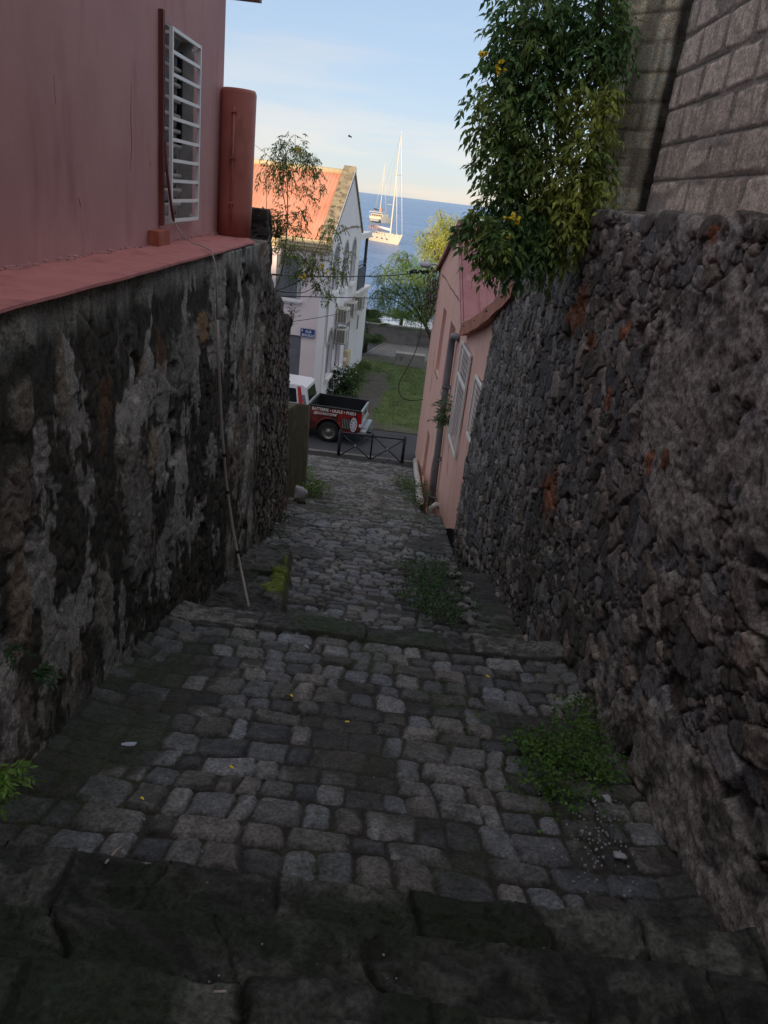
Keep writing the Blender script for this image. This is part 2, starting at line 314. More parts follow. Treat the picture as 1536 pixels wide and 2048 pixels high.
def lw_h(u,v,U=None,V_=None):
    n1=fbm(u*2.2,v*.8,101,5); n2=fbm(u*9,v*7,103,5); n3=fbm(u*26,v*14,105,4); ns=fbm(u*11,v*1.6,107,4)
    wu=u+.06*(n2-.5); wv=v+.08*(fbm(u*6,v*6,108)-.5)
    A=stones(wu,wv,.17,.15,111,jit=.95,p=2.3,smin=.6,smax=1.4,rot=2.5); e=A[1]-A[0]; r1=H(A[2],A[3],5);r2=H(A[2],A[3],6)
    body=ss(0,.5,e); show=ss(.42,.56,fbm(u*1.1,v*.9,115,4)+.10*ss(7.8,8.6,u)-.12*ss(8.05,7.2,np.maximum(v,7.2))*0)
    hole=ss(.66,.72,fbm(u*3.3,v*3,117,4))
    h=.028*(n1-.5)+.016*(n2-.5)+.024*(n3-.5)+.016*(ns-.5)+show*ss(0,.2,e)*(.004+.010*r1)-hole*.035
    n5=fbm(u*40,v*30,109,4); crust=ss(.39,.43,.05*ss(6.8,5.4,v)+fbm(u*.9+5,v*.7,121,5)+.30*(ns-.5)+.35*(n3-.5)+.25*(n2-.5)-.10*ss(5.5,8.2,u)-.16*ss(6.6,7.9,v)*0)
    grey=np.array([.205,.19,.178]); dark=np.array([.034,.032,.027])
    c=rgb(grey,.15+1.1*n3+.6*n5)*np.stack([1+.1*(r1-.5)]*3,-1)
    c=mix(c,rgb([.20,.165,.135],.3+1.3*r2),(show*.6)[:,None])
    c=mix(c,rgb(dark,.2+.9*n3+.9*n5),crust[:,None]*.9)
    bright=ss(.585,.615,fbm(u*4,v*2.2,131,5)+.25*(n3-.5))*(1-show*.3); c=mix(c,np.array([.50,.475,.45])[None],bright[:,None]*.7)
    drip=ss(7.99-.10-.22*fbm(u*9,u*0,141),8.02-.06*1,v)*ss(8.3,7.9,u); c=mix(c,rgb([.34,.33,.30],.25+1.3*fbm(u*32,v*.6,143)),drip[:,None]*.9)
    ore=ss(.70,.76,fbm(u*3,v*2,151,4)); c=mix(c,np.array([.16,.085,.045])[None],ore[:,None]*.6)
    mo=ss(.55,.68,fbm(u*1.3,v*1.1,161))*ss(6.2,5,v); c=mix(c,np.array([.02,.028,.012])[None],mo[:,None]*.6)
    for px,py,a,b2,cc in LWP:
        w=ss(1.1,.75,np.hypot((u-px)/a,(v-py)/b2)+1.1*(n3-.5)+.5*(n2-.5)); c=mix(c,1.35*np.array(cc)[None]*(.6+.8*n3[:,None]),w[:,None]*.85); h=h+w*.02
    return h,c
LWP=[]
for px,py,a,b2,cc in ((175,1600,.10,.22,(.30,.28,.26)),(155,1650,.07,.14,(.3,.28,.26)),(225,1215,.12,.3,(.2,.19,.17)),(290,1050,.25,.5,(.16,.15,.14)),(50,1180,.1,.35,(.17,.13,.10)),(140,760,.05,.25,(.15,.12,.09)),(410,660,.18,.14,(.22,.15,.09)),(375,720,.35,.28,(.17,.16,.155)),(60,820,.12,.12,(.15,.13,.11)),(318,910,.1,.15,(.24,.2,.15)),(262,895,.08,.08,(.2,.18,.15)),(45,1010,.18,.22,(.12,.10,.085))):
    q=atX(px,py,-1.5); LWP.append((q[1],q[2],a,b2,cc))
def lw_pos(u,v):
    z=np.minimum(v,8.0)+.02*ss(7.9,8.0,v); X=-1.5-np.clip(v-8.0,0,9)+.03*np.sin(u*.9+1)-.03
    return np.stack([X,u,z],-1),mix(np.array([1,0,0.])[None],np.array([0,0,1.])[None],ss(8.0,8.05,v)[:,None]),u,v
wall_l=sheet('stone_wall',np.concatenate([np.concatenate([np.arange(-1.5,.4,.05),np.arange(.4,1.8,.014)]),vsteps(1.8,8.50,lambda y:.0065+.0015*max(0,y)),[8.56]]),np.append(np.arange(3.9,8.01,.0105),[8.02,8.03,8.3]),lw_pos,lw_h,m_stone)
tag(wall_l,'blackened crumbling stone wall under the red ledge of the rose house, left side of the alley','stone wall')
# ruined end of the left wall, path wraps round its end and over its ragged top
def fl_pos(u,v):
    # u: metres along (8.1..), v:0..1 -> height
    L=3.0; yy=np.clip(u,8.52,8.1+L); st=np.clip(8.52-u,0,9)
    zt=np.interp(yy,[8.1,8.75,9.0,9.12,9.6,10.2,10.6,11.1],[8.30,8.27,8.1,7.62,7.32,7.2,6.95,6.8])+.10*(fbm(u*5,u*0,201)-.5)+.05*(fbm(u*16,u*0,203)-.5)
    zb=2.2; w=np.clip(v,0,1); z=zb+(zt-zb)*w; tp=np.clip(v-1,0,1)*1.6
    ext=1+.50*np.clip((7.-z)/4.,0,1); Y=8.1+(yy-8.1)*ext
    turn=np.clip(u-(8.1+L),0,9); X=-1.52-turn-tp-st-.02-.10*(Y>9)*0 -.03*(Y-8.1)
    cx=ss(-.05,.08,u-(8.1+L))[:,None]; tt=ss(.98,1.01,v)[:,None]; s0=ss(0,.06,st)[:,None]
    Nn=mix(mix(mix(np.array([1,0,0.])[None],np.array([0,-1,0.])[None],s0),np.array([0,1,0.])[None],cx),np.array([0,0,1.])[None],tt); Nn/=np.linalg.norm(Nn,axis=1)[:,None]
    return np.stack([X,Y,z],-1),Nn,Y+turn-st,z
def fl_h(u,v,U,V_):
    h,c=lw_h(u,v); n=fbm(u*4,v*1.6,211,5); A=stones(u,v+.02*n,.16,.10,213,jit=.95,p=2.0,smin=.6,smax=1.3,rot=1.5); e=A[1]-A[0]; r=H(A[2],A[3],5)
    b=ss(0,.4,e); h=h*.6+ss(.02,.12,e)*(.008+.024*r)+.06*(n-.5); c2=rgb([.21,.175,.155],(.3+1.1*H(A[2],A[3],8))*(.5+fbm(u*30,v*25,217,4))); low=ss(7.6,6.2,v+.8*(n-.5)); c=mix(c*.9,c2*b[:,None]+(1-b[:,None])*.02,(.35+.6*low)[:,None])
    red=ss(.60,.68,fbm(u*2,v*2.2,215))*ss(9.5,10.5,u); c=mix(c,np.array([.24,.11,.075])[None],red[:,None]*.7)
    c=mix(c,np.array([.025,.023,.02])[None],(ss(7.9,8.2,v)*.8)[:,None])
    return h,c
ruin=sheet('ruined_wall',np.concatenate([np.arange(7.3,8.5,.04),np.arange(8.52,11.1,.015),np.arange(11.1,12.0,.04)]),np.concatenate([np.linspace(0,1,420),[1.01,1.03,1.08,1.2,1.4]]),fl_pos,fl_h,m_stone)
tag(ruin,'ragged broken stone wall end rising beyond the red column, plants growing out of it','ruined wall')

# low mossy wall further down on the left, with lighter edge
def ms_pos(u,v):
    Y=np.minimum(u,17.0); t=np.clip(u-17.0,0,9); zt=np.interp(Y,[12,14.8,17.0],[5.1,4.62,4.02]); z=1.2+(zt-1.2)*np.clip(v,0,1); tp=np.clip(v-1,0,1)
    Nn=mix(mix(np.array([1,0,0.])[None],np.array([0,1,0.])[None],ss(0,.05,t)[:,None]),np.array([0,0,1.])[None],ss(.98,1.01,v)[:,None])
    return np.stack([-1.82-t-tp-.02*(z-2),Y,z],-1),Nn,Y+t,z
def ms_h(u,v,U,V_):
    n=fbm(u*4,v*4,301,5); c=rgb([.055,.055,.032],.6+.9*n); ed=ss(16.55,16.75,u+.5*(fbm(u*3,v*2,303)-.5)); c=mix(c,rgb([.13,.125,.095],.4+1.2*fbm(u*6,v*3,305)),(ed*.8)[:,None]); return .05*(n-.5),c
lowwall=sheet('mossy_wall',np.concatenate([np.arange(12,17.,.05),np.arange(17,17.9,.06)]),np.concatenate([np.linspace(0,1,60),[1.01,1.1,1.6]]),ms_pos,ms_h,m_stone)
tag(lowwall,'lower dark mossy wall hiding the left part of the pickup','mossy wall')
# concrete block walls on top of the right stone wall
def bl(courses0,seed,bl_len=.46,crs=.235):
    def f(u,v,*_):
        n=fbm(u*6,v*6,seed,5); n2=fbm(u*26,v*26,seed+3,4)
        row=np.floor((v-courses0)/crs); uu=u+row*.23+.06*(H(row,row*0,seed)-.5); colm=np.floor(uu/bl_len)
        a=(uu/bl_len-colm); bb=(v-courses0)/crs-row
        r=H(row,colm,seed+5); wj=.045+.05*H(row,colm,seed+6)
        du=np.minimum(a,1-a)*bl_len; dv=np.minimum(bb,1-bb)*crs; w=(n-.5)*.05
        m=ss(.010,.026,du+w-.2*wj)*ss(.006,.020,dv+w*.8-.008)
        smear=ss(.60,.66,fbm(u*1.1,v*2.4,seed+9,4)+.10*(np.abs((v-courses0)/crs-2.05)<.35)); m=m*(1-smear)
        gro=((np.abs(dv)<.0050)&(fbm(u*1.2,row,seed+8)>.42))
        h=m*(.006+.004*r)+(n-.5)*.006+(n2-.5)*.005*m+smear*.008-gro*.006
        c=mix(rgb([.34,.30,.27],.6+.8*n),rgb([.74,.635,.545],.68+.35*r+.9*(n2-.5)),m[:,None]*.9)
        c=mix(c,np.array([.10,.085,.075])[None],gro[:,None]*.6)
        st=ss(.55,.8,fbm(u*5,v*.5,seed+11))*ss(9.9,9.2,v)*0; 
        return h,c
    return f
f1=bl(8.68,401)
def bw1(u,v):
    Y=np.minimum(u,6.40); t=np.clip(u-6.40,0,9); tp=np.clip(v-11.3,0,9); z=np.minimum(v,11.3)
    Nn=mix(mix(np.array([-1,0,0.])[None],np.array([0,1,0.])[None],ss(0,.03,t)[:,None]),np.array([0,0,1.])[None],ss(0,.02,tp)[:,None])
    return np.stack([1.75+t+tp,Y,z],-1),Nn,u,v
def f1b(u,v,*_):
    h,c=f1(u,v); e=ss(6.30,6.42,u+.05*(fbm(u*3,v*6,433)-.5)); e2=ss(6.42,6.5,u); c=mix(c,np.array([.17,.15,.135])[None],(e*.8)[:,None]); c=mix(c,np.array([.022,.02,.018])[None]*(.5+fbm(u*9,v*6,431)[:,None]*1.4),(e2*.92)[:,None]); return h,c  # end return coloured nearly black to stand for shade inside the gap
bw=sheet('block_wall',np.concatenate([np.arange(-1.5,2.5,.06),vsteps(2.5,6.38,lambda y:.0085),np.arange(6.4,7.6,.02)]),np.concatenate([np.arange(8.60,11.3,.0095),[11.31,11.4,11.6]]),bw1,f1b,m_block)
tag(bw,'pale concrete block wall with smeared mortar, nearest block wall at the upper right corner','block wall')
# second oblique block wall behind the gap
p0=np.array([1.63,8.55]);p1=np.array([2.75,7.25]); L2=float(np.hypot(*(p1-p0))); dr=(p1-p0)/L2; nn2=np.array([-abs(dr[1]),-abs(dr[0])])
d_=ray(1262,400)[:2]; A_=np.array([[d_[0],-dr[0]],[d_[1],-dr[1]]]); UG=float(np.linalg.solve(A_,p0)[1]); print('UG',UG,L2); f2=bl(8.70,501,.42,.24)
def bw2(u,v):
    tp=np.clip(v-11.3,0,9); z=np.minimum(v,11.3); q=p0[None]+dr[None]*u[:,None]-nn2[None]*tp[:,None]
    Nn=mix(np.array([nn2[0],nn2[1],0.])[None],np.array([0,0,1.])[None],ss(0,.02,tp)[:,None]); return np.stack([q[:,0],q[:,1],z],-1),Nn,u,v
def f2b(u,v,*_):
    h,c=f2(u,v); c=np.clip(c*1.5,0,.8); c=c*np.array([1.0,.92,.78])[None]; h=h*.5; s=ss(.5,.72,fbm(u*5,v*.6,511)); c=mix(c,np.array([.08,.07,.055])[None],(s*.6)[:,None]); g_=ss(-.03,.02,u-UG-.07+.06*(fbm(v*3,v*0,513,4)-.5)); c=mix(c,rgb([.03,.027,.024],.3+1.4*fbm(u*30,v*14,515,4)),(g_*.93)[:,None]); h=h-g_*.03+g_*.05*(fbm(u*12,v*8,517,4)-.5); return h,c  # near-black band painted beside the other wall's end as shade of the gap
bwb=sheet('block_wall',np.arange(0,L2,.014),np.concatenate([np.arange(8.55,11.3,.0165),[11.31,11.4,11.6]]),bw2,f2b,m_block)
tag(bwb,'second block wall set obliquely behind the yellow flowering shrub, brown and streaked','block wall')
def gf(u,v,*_):
    n=fbm(u*7,v*7,521,5); return (n-.5)*.10, mix(rgb([.02,.018,.016],.4+1.2*n),np.array([.12,.11,.09])[None],(ss(.66,.74,fbm(u*14,v*5,523))*.6)[:,None])

# ================================================================== GROUND OF THE ALLEY
XE=[.83,.88,.98]
EDG=[2.14,1.79,1.45,1.11,.77,.43,.09,-.25,-.6,-.95,-1.3]
def base_z(Y,X):
    Y=np.where(Y<2.7,Y+.17*(fbm(X*1.25,np.floor(Y/.34+X*.05)*3.1,977,3)-.5)*ss(2.7,2.4,Y),Y)
    z=np.where(Y<5.55,6.03-(Y-2.14)*.222,0)
    for i,e in enumerate(EDG): z=np.where(Y<e,6.21+.18*i+ (0 if i==0 else 0),z)
    z=np.where(Y>=5.55,4.87-(Y-5.6)*.222,z)
    z=np.where(Y>=13.55,2.86-(Y-13.55)*.2335,z); z=np.where(Y>24.4,np.maximum(.33-(Y-24.4)*.16,.12),z)
    return z
def cobble(u,v,cu,cv,seed,dirt=0.,rag=1.,k=1.):
    n=fbm(u*8,v*8,seed+1,4); n2=fbm(u*34,v*34,seed+2,4); n3=fbm(u*16,v*16,seed+12,3)
    wu=u+.040*rag*(fbm(u*5,v*5,seed+3)-.5)+.16*(fbm(u*.9,v*.9,seed+31)-.5); wv=v+.045*rag*(fbm(u*4.5,v*4.5,seed+4)-.5)+.16*(fbm(u*.8,v*.7,seed+33)-.5)
    t=wv/cv+.22*(vn(u*1.4,v*.6,seed+35)-.5); r0=np.floor(t)
    def edge(r): return r+.34*(H(r,3,seed+36)-.5)
    row=np.where(t<edge(r0),r0-1,np.where(t>=edge(r0+1),r0+1,r0)); e0=edge(row);e1=edge(row+1)
    cw=cu*(.80+.45*H(row,9,seed+37)); q=wu/cw+13.7*H(row,5,seed+38); i0=np.floor(q)
    def ed(i): return i+.62*(H(i,row,seed+39)-.5)
    ii=np.where(q<ed(i0),i0-1,np.where(q>=ed(i0+1),i0+1,i0)); a0=ed(ii);a1=ed(ii+1)
    hx=(a1-a0)*cw/2;hy=(e1-e0)*cv/2; px=(q-(a0+a1)/2)*cw; py=(t-(e0+e1)/2)*cv
    r=H(ii,row,seed+5);r2=H(ii,row,seed+6);r3=H(ii,row,seed+7);r4=H(ii,row,seed+8);r5=H(ii,row,seed+10)
    py=py+px*(r4-.5)*.18; sh=.003+.012*r5**2; rad=.014+.032*r4*np.minimum(1,hx/.08)
    qx=np.abs(px)-(hx-sh-rad);qy=np.abs(py)-(hy-sh-rad); d=np.hypot(np.maximum(qx,0),np.maximum(qy,0))+np.minimum(np.maximum(qx,qy),0)-rad
    d=d+.016*(n-.5)+.018*(n3-.5)+.008*(n2-.5)
    inside=ss(.000,-.007,d); body=ss(.002,-.020,d)
    bury=ss(.60,.72,fbm(u*1.5,v*1.5,seed+8,4)+dirt*.8+.22*(r2-.5)); low_=1-.8*bury
    h=(body*(.014+.018*r)*k+inside*((px/hx)*(r2-.5)+(py/hy)*(r3-.5))*.020)*low_+(n-.5)*.014+(n3-.5)*.010*inside+(n2-.5)*.009
    c=rgb([.172,.172,.180],.45+1.0*r3); c*=np.stack([1+.16*(r-.5),1+0*r,1-.18*(r-.5)],-1); c*= (.55+.9*n2)[:,None]; c=mix(c,c*.55,ss(.5,.7,n3)[:,None]*.5)
    so=rgb([.034,.031,.026],.45+1.1*n2); mo=ss(.50,.66,fbm(u*1.6,v*1.2,seed+9)); so=mix(so,rgb([.036,.048,.020],.6+.8*n2),(mo*.8)[:,None])
    cov=inside*(1-bury*.75); c=mix(so,c,cov[:,None]); c=mix(c,rgb([.050,.058,.034],.6+.8*n2),(mo*.35)[:,None]); c=c*(1-.75*np.clip(dirt*2.2,0,1))[:,None] if not np.isscalar(dirt) else c
    return h,c,inside
def slab(u,v,cu,y0,y1,seed,k=1.):
    n=fbm(u*6,v*6,seed,5); n2=fbm(u*24,v*24,seed+1,4); uu=(u+.06*(fbm(u*3,v*3,seed+2)-.5))/cu+H(seed,1,2); i=np.floor(uu)
    w=.28*(H(i,0,seed)-.5); w2=.28*(H(i+1,0,seed)-.5); 
    e=np.minimum(uu-i-w*0-.0+.0,1-(uu-i))*cu; dd=np.minimum(np.minimum(e,v-y0+.01*(n-.5)),y1-v+.0); b=ss(.000,.018,dd+.03*(n-.5))
    r=H(i,5,seed);r2=H(i,7,seed)
    n3=fbm(u*13,v*13,seed+6,4); h=b*.020+(r-.5)*.045+(n-.5)*.040+(n2-.5)*.024+(n3-.5)*.020-.02*ss(.62,.72,n3); c=rgb([.16,.155,.15],.35+1.0*r2)*((.25+1.4*n2)*(.6+.8*ss(.4,.6,n3)))[:,None]
    mo=ss(.5,.66,fbm(u*2.2,v*2.2,seed+4)); c=mix(c,np.array([.034,.052,.024])[None],(mo*.8)[:,None]); c=mix(np.array([.030,.030,.024])[None],c,b[:,None]); return h,c
def floor_sheet(name,X,Y,fn,lab=None):
    x,y=np.meshgrid(X,Y); x=x.ravel();y=y.ravel(); z=base_z(y,x); h,c=fn(x,y); z2=fn.z(x,y,z) if hasattr(fn,'z') else z
    o=npmesh(name,np.stack([x,y,z2+h],-1),gridF(len(X),len(Y)),m_cob,None,c); tag(o,kind='structure'); return o
def near(x,y):
    y=np.where(y<2.7,y+.17*(fbm(x*1.25,np.floor(y/.34+x*.05)*3.1,977,3)-.5)*ss(2.7,2.4,y),y)
    dirt=.20*ss(-.80,-1.30,x)+.02*ss(.95,1.4,x)+.03*ss(2.7,2.2,y)
    h,c,i=cobble(x,y,.185,.19,601,dirt)
    kr=(y>5.16)&(y<5.58); hk,ck=slab(x+.35,y,.86,5.17,5.57,641); h=np.where(kr,hk+.03,h); c=np.where(kr[:,None],ck,c)
    for k,e in enumerate(EDG):
        e0=EDG[k+1] if k+1<len(EDG) else -1.7; q=(y<e)&(y>=e0); hk,ck=slab(x+H(k,3,5)+.5*(fbm(x*1.5,y*1.5,667)-.5),y,.34+.22*H(k,1,2),e0-.05,e,651+7*k); h=np.where(q,hk,h); c=np.where(q[:,None],ck*np.array([.40,.44,.40])[None],c)  # mossy tread colour darkened further to stand in for shade at the near end
    h=h+.09*ss(1.35,1.65,np.abs(x))*fbm(x*3,y*3,671)
    return h,c
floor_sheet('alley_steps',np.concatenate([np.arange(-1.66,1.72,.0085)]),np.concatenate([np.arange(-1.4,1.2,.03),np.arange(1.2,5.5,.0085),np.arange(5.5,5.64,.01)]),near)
def mid(x,y):
    dirt=.16*ss(.3,1.0,x)+.08*ss(-.4,-1.2,x)
    h,c,i=cobble(x,y,.18,.15,701,dirt,k=1.1)
    # raised mossy bench on the left
    bn=ss(-.0,-.07,x+.76+.11*(y-6.3)+.10*(fbm(x*3,y*3,721)-.5))*ss(8.95,8.85,y+.3*(fbm(x*3,y*2,723)-.5)); st=np.floor((y-5.6)/1.1); hb,cb=slab(y,x,.9,-1.6,-.7,731); h=mix(h,.20+hb*1.5+.06*(fbm(x*5,y*5,725)-.5),bn); c=mix(c,cb*.5,bn[:,None])
    mo=ss(.95,.75,np.hypot((x+.98)/.15,(y-7.3)/.85)+1.5*(fbm(x*6,y*3.5,735,4)-.5)); c=mix(c,rgb([.11,.15,.015],.3+1.4*fbm(x*30,y*30,736,3)),(mo*bn)[:,None]); h=h+mo*bn*.05*fbm(x*14,y*14,737)
    return h,c
mid.z=lambda x,y,z: np.where((x>1.15)&(y>9.35),2.0,z)
floor_sheet('cobbled_path',np.concatenate([np.arange(-1.75,1.14,.0145),[1.146,1.156],np.arange(1.18,1.75,.03)]),np.concatenate([np.arange(5.60,9.34,.0145),[9.345,9.357],np.arange(9.38,13.52,.020),[13.545]]),mid)
def xe(y): return np.interp(y,[13.5,17.5,24.5],XE)
def low(x,y):
    dirt=.10*ss(.1,1.0,x)+.10*ss(-.8,-1.6,x)+.5*ss(24.2,24.5,y)
    h,c,i=cobble(x,y,.18,.16,801,dirt); wp=ss(1.15,.7,np.hypot((x+.05)/.55,(y-20.4)/.62)+.9*(fbm(x*3,y*3,803)-.5)); c=mix(c,np.array([.17,.165,.165])[None],(wp*.8)[:,None]); h=h*(1-wp*.6)+wp*.012
    kz=ss(13.62,13.56,y)[:,None]; return h,c
low.z=lambda x,y,z: np.where((x>xe(y))&(y>13.57)&(y<24.6),.15,z)
floor_sheet('cobbled_path',np.arange(-3.6,1.9,.030),np.concatenate([np.arange(13.56,25.35,.033),[25.38]]),low)
# ================================================================== TERRAIN, ROAD, SEA
def plane(name,pts,z,m,kind='structure',n=0):
    b=MB(); b.add([(x,y,z) for x,y in pts],[tuple(range(len(pts)))]); return tag(b.build(name,m),kind=kind)
X_=np.concatenate([np.linspace(-70,-8,20),np.linspace(-7,7,15),np.linspace(8,70,20)]); Y_=np.concatenate([[24.5,25.5,31,44,49.8,50.1],np.linspace(52,66,8),np.linspace(70,140,6)])
x,y=np.meshgrid(X_,Y_);x=x.ravel();y=y.ravel(); z=np.interp(y,[24.5,49.8,50.1,60,67,72,140],[-.03,-.03,-.5,-1.1,-1.55,-2.0,-6])+.05*(y>51)*(fbm(x*.3,y*.3,901)-.5)
m_sand=mat('dark_sand',(.09,.085,.08),(.11,.10,.09),rough=.9,scale=.8,bump=.4,bscale=12)
tag(npmesh('ground',np.stack([x,y,z],-1),gridF(len(X_),len(Y_)),m_sand),kind='structure')
road=plane('road',[(-60,25.72),(60,25.72),(60,29.6),(-60,29.6)],.0,m_asph)
kb=MB(); kb.box((-60,25.4,-.1),(60,25.7,.125)); 
m_kerb=mat('kerb_stone',(.13,.125,.12),(.19,.18,.17),rough=.9,scale=4,bump=.4)
tag(kb.build('kerb',m_kerb),kind='structure')
pv=MB(); pv.box((-60,24.2,-.1),(-3.6,25.398,.13)); pv.box((1.9,24.2,-.1),(60,25.398,.13)); tag(pv.build('pavement',m_conc),kind='structure')
# lawn with worn dirt track (position based procedural material)
m_lawn,t,b_=nt('lawn_turf'); b_.inputs['Roughness'].default_value=1; L=t.links.new
tc=N(t,'ShaderNodeTexCoord'); n1=N(t,'ShaderNodeTexNoise',_Scale=.9); n1.inputs['Detail'].default_value=6; n2=N(t,'ShaderNodeTexNoise',_Scale=14); n2.inputs['Detail'].default_value=6
at=N(t,'ShaderNodeAttribute',attribute_name='Col')
for n in (n1,n2): L(tc.outputs['Object'],n.inputs['Vector'])
sc=N(t,'ShaderNodeMapRange'); sc.inputs[1].default_value=.3;sc.inputs[2].default_value=.7;sc.inputs[3].default_value=.6; sc.inputs[4].default_value=1.4; L(n2.outputs[0],sc.inputs[0])
vm=N(t,'ShaderNodeVectorMath',operation='SCALE'); L(at.outputs['Color'],vm.inputs[0]); L(sc.outputs[0],vm.inputs['Scale']); L(vm.outputs[0],b_.inputs['Base Color'])
bp=N(t,'ShaderNodeBump'); bp.inputs['Strength'].default_value=.8; bp.inputs['Distance'].default_value=.03; n3=N(t,'ShaderNodeTexNoise',_Scale=30); L(tc.outputs['Object'],n3.inputs['Vector']); L(n3.outputs[0],bp.inputs['Height']); L(bp.outputs[0],b_.inputs['Normal'])
def lawn_mask(x,y):
    n=fbm(x*1.1,y*.5,911,5); d=-2.0+.02*(y-30)+1.3*(n-.5)
    path=ss(.80,.35,np.abs(x-(-1.15+.012*(y-30)+.6*(fbm(y*.25,y*0,913)-.5)))*1.0+.9*(n-.5))*ss(41.5,39,y-.5*x)
    edge=ss(31.0,29.5,y+1.6*(n-.5)); far=ss(42.3,43.3,y+.9*(n-.5)+.4*(x+1)); return np.clip(path+edge*.7+far*.85,0,1)
X_=np.arange(-14,14,.11);Y_=np.arange(29.4,44.7,.12); x,y=np.meshgrid(X_,Y_);x=x.ravel();y=y.ravel(); mk=lawn_mask(x,y); n=fbm(x*2,y*2,921)
c=mix(rgb([.078,.115,.030],.6+.8*n),rgb([.085,.077,.065],.6+.8*fbm(x*4,y*4,923)),mk[:,None])
tag(npmesh('lawn',np.stack([x,y,.02+.05*(n-.5)*(1-mk)+.02*(1-mk)*ss(29.4,29.9,y)],-1),gridF(len(X_),len(Y_)),m_lawn,col=c),kind='structure')
# grass blades on the lawn: nobody could count them
nb=26000; gx=RNG.uniform(-3,2.6,nb);gy=RNG.uniform(29.6,44,nb); k=(lawn_mask(gx,gy)<.45)&(RNG.random(nb)<.35+.8*fbm(gx,gy,931)); gx=gx[k];gy=gy[k];nb=len(gx)
a=RNG.uniform(0,6.28,nb);hh=RNG.uniform(.03,.08,nb);w=.012; l=RNG.uniform(-.04,.04,(nb,2))
V=np.stack([np.stack([gx-w*np.cos(a),gy-w*np.sin(a),0*gx+.02],-1),np.stack([gx+w*np.cos(a),gy+w*np.sin(a),0*gx+.02],-1),np.stack([gx+l[:,0],gy+l[:,1],.03+hh],-1)],1).reshape(-1,3)
gc=np.repeat(rgb([.09,.145,.035],RNG.uniform(.6,1.5,nb)),3,axis=0)
tag(npmesh('grass',V,np.arange(nb*3).reshape(-1,3),m_leaf,col=gc),'short green grass of the lawn between road and sea wall','grass',kind='stuff')
# promenade paving with joints, asphalt apron
m_pav,t,b_=nt('promenade_paving'); b_.inputs['Roughness'].default_value=.85; tc=N(t,'ShaderNodeTexCoord'); br=N(t,'ShaderNodeTexBrick'); br.inputs['Scale'].default_value=1; br.inputs['Brick Width'].default_value=.5; br.inputs['Row Height'].default_value=.28; br.inputs['Mortar Size'].default_value=.025
br.inputs['Color1'].default_value=(.15,.14,.14,1); br.inputs['Color2'].default_value=(.21,.2,.19,1); br.inputs['Mortar'].default_value=(.05,.05,.05,1)
mp=N(t,'ShaderNodeMapping'); mp.inputs['Rotation'].default_value=(0,0,R(18)); t.links.new(tc.outputs['Object'],mp.inputs[0]); t.links.new(mp.outputs[0],br.inputs['Vector']); t.links.new(br.outputs[0],b_.inputs['Base Color'])
plane('promenade',[(-60,44.2),(60,44.2),(60,49.0),(-60,49.0)],.012,m_pav)
plane('asphalt_apron',[(-60,43.9),(-2.0,43.9),(-1.0,48.9),(-60,48.9)],.022,m_asph)
lk=MB(); lk.add([],[]); d0=Vector((-2.0,44.2,0));d1=Vector((-1.05,48.6,0)); lk.tube([d0+Vector((0,0,.03)),d1+Vector((0,0,.03))],.06,6); tag(lk.build('kerb',m_conc),kind='structure')
# sea wall
s=MB(); s.box((-60,49.02,-1.6),(60,49.40,1.02)); s.box((-60,48.97,1.023),(60,49.45,1.12)); tag(s.build('sea_wall',m_wallc),'long weathered grey concrete sea wall at the end of the lawn','sea wall')
# sea
m_sea,t,b_=nt('sea_water'); L=t.links.new; tc=N(t,'ShaderNodeTexCoord')
b_.inputs['Roughness'].default_value=.22; b_.inputs['IOR'].default_value=1.33; b_.inputs['Specular IOR Level'].default_value=.3
mpA=N(t,'ShaderNodeMapping'); mpA.inputs['Scale'].default_value=(.22,.65,1); L(tc.outputs['Object'],mpA.inputs[0])
w1=N(t,'ShaderNodeTexNoise',_Scale=1.0); w1.inputs['Detail'].default_value=8; w1.inputs['Roughness'].default_value=.62; L(mpA.outputs[0],w1.inputs['Vector'])
mpB=N(t,'ShaderNodeMapping'); mpB.inputs['Scale'].default_value=(.02,.05,1); L(tc.outputs['Object'],mpB.inputs[0]); w2=N(t,'ShaderNodeTexNoise',_Scale=1.0); w2.inputs['Detail'].default_value=6; L(mpB.outputs[0],w2.inputs['Vector'])
bp=N(t,'ShaderNodeBump'); bp.inputs['Strength'].default_value=1.; bp.inputs['Distance'].default_value=.5; L(w1.outputs[0],bp.inputs['Height']); L(bp.outputs[0],b_.inputs['Normal'])
cr=N(t,'ShaderNodeMix',data_type='RGBA'); cr.inputs[6].default_value=(.045,.135,.32,1); cr.inputs[7].default_value=(.075,.19,.40,1); r_=N(t,'ShaderNodeMapRange'); r_.inputs[1].default_value=.4;r_.inputs[2].default_value=.62; L(w2.outputs[0],r_.inputs[0]); L(r_.outputs[0],cr.inputs[0])
# foam close to the beach
sp=N(t,'ShaderNodeSeparateXYZ'); L(tc.outputs['Object'],sp.inputs[0]); mpF=N(t,'ShaderNodeMapping'); mpF.inputs['Scale'].default_value=(.35,.9,1); L(tc.outputs['Object'],mpF.inputs[0]); f=N(t,'ShaderNodeTexNoise',_Scale=1.3); f.inputs['Detail'].default_value=8; L(mpF.outputs[0],f.inputs['Vector'])
yr=N(t,'ShaderNodeMapRange'); yr.inputs[1].default_value=66; yr.inputs[2].default_value=84; yr.inputs[3].default_value=.30; yr.inputs[4].default_value=-.28; L(sp.outputs[1],yr.inputs[0]); ad=N(t,'ShaderNodeMath',operation='ADD'); L(yr.outputs[0],ad.inputs[0]); L(f.outputs[0],ad.inputs[1]); fr=N(t,'ShaderNodeMapRange',interpolation_type='SMOOTHSTEP'); fr.inputs[1].default_value=.56; fr.inputs[2].default_value=.66; L(ad.outputs[0],fr.inputs[0])
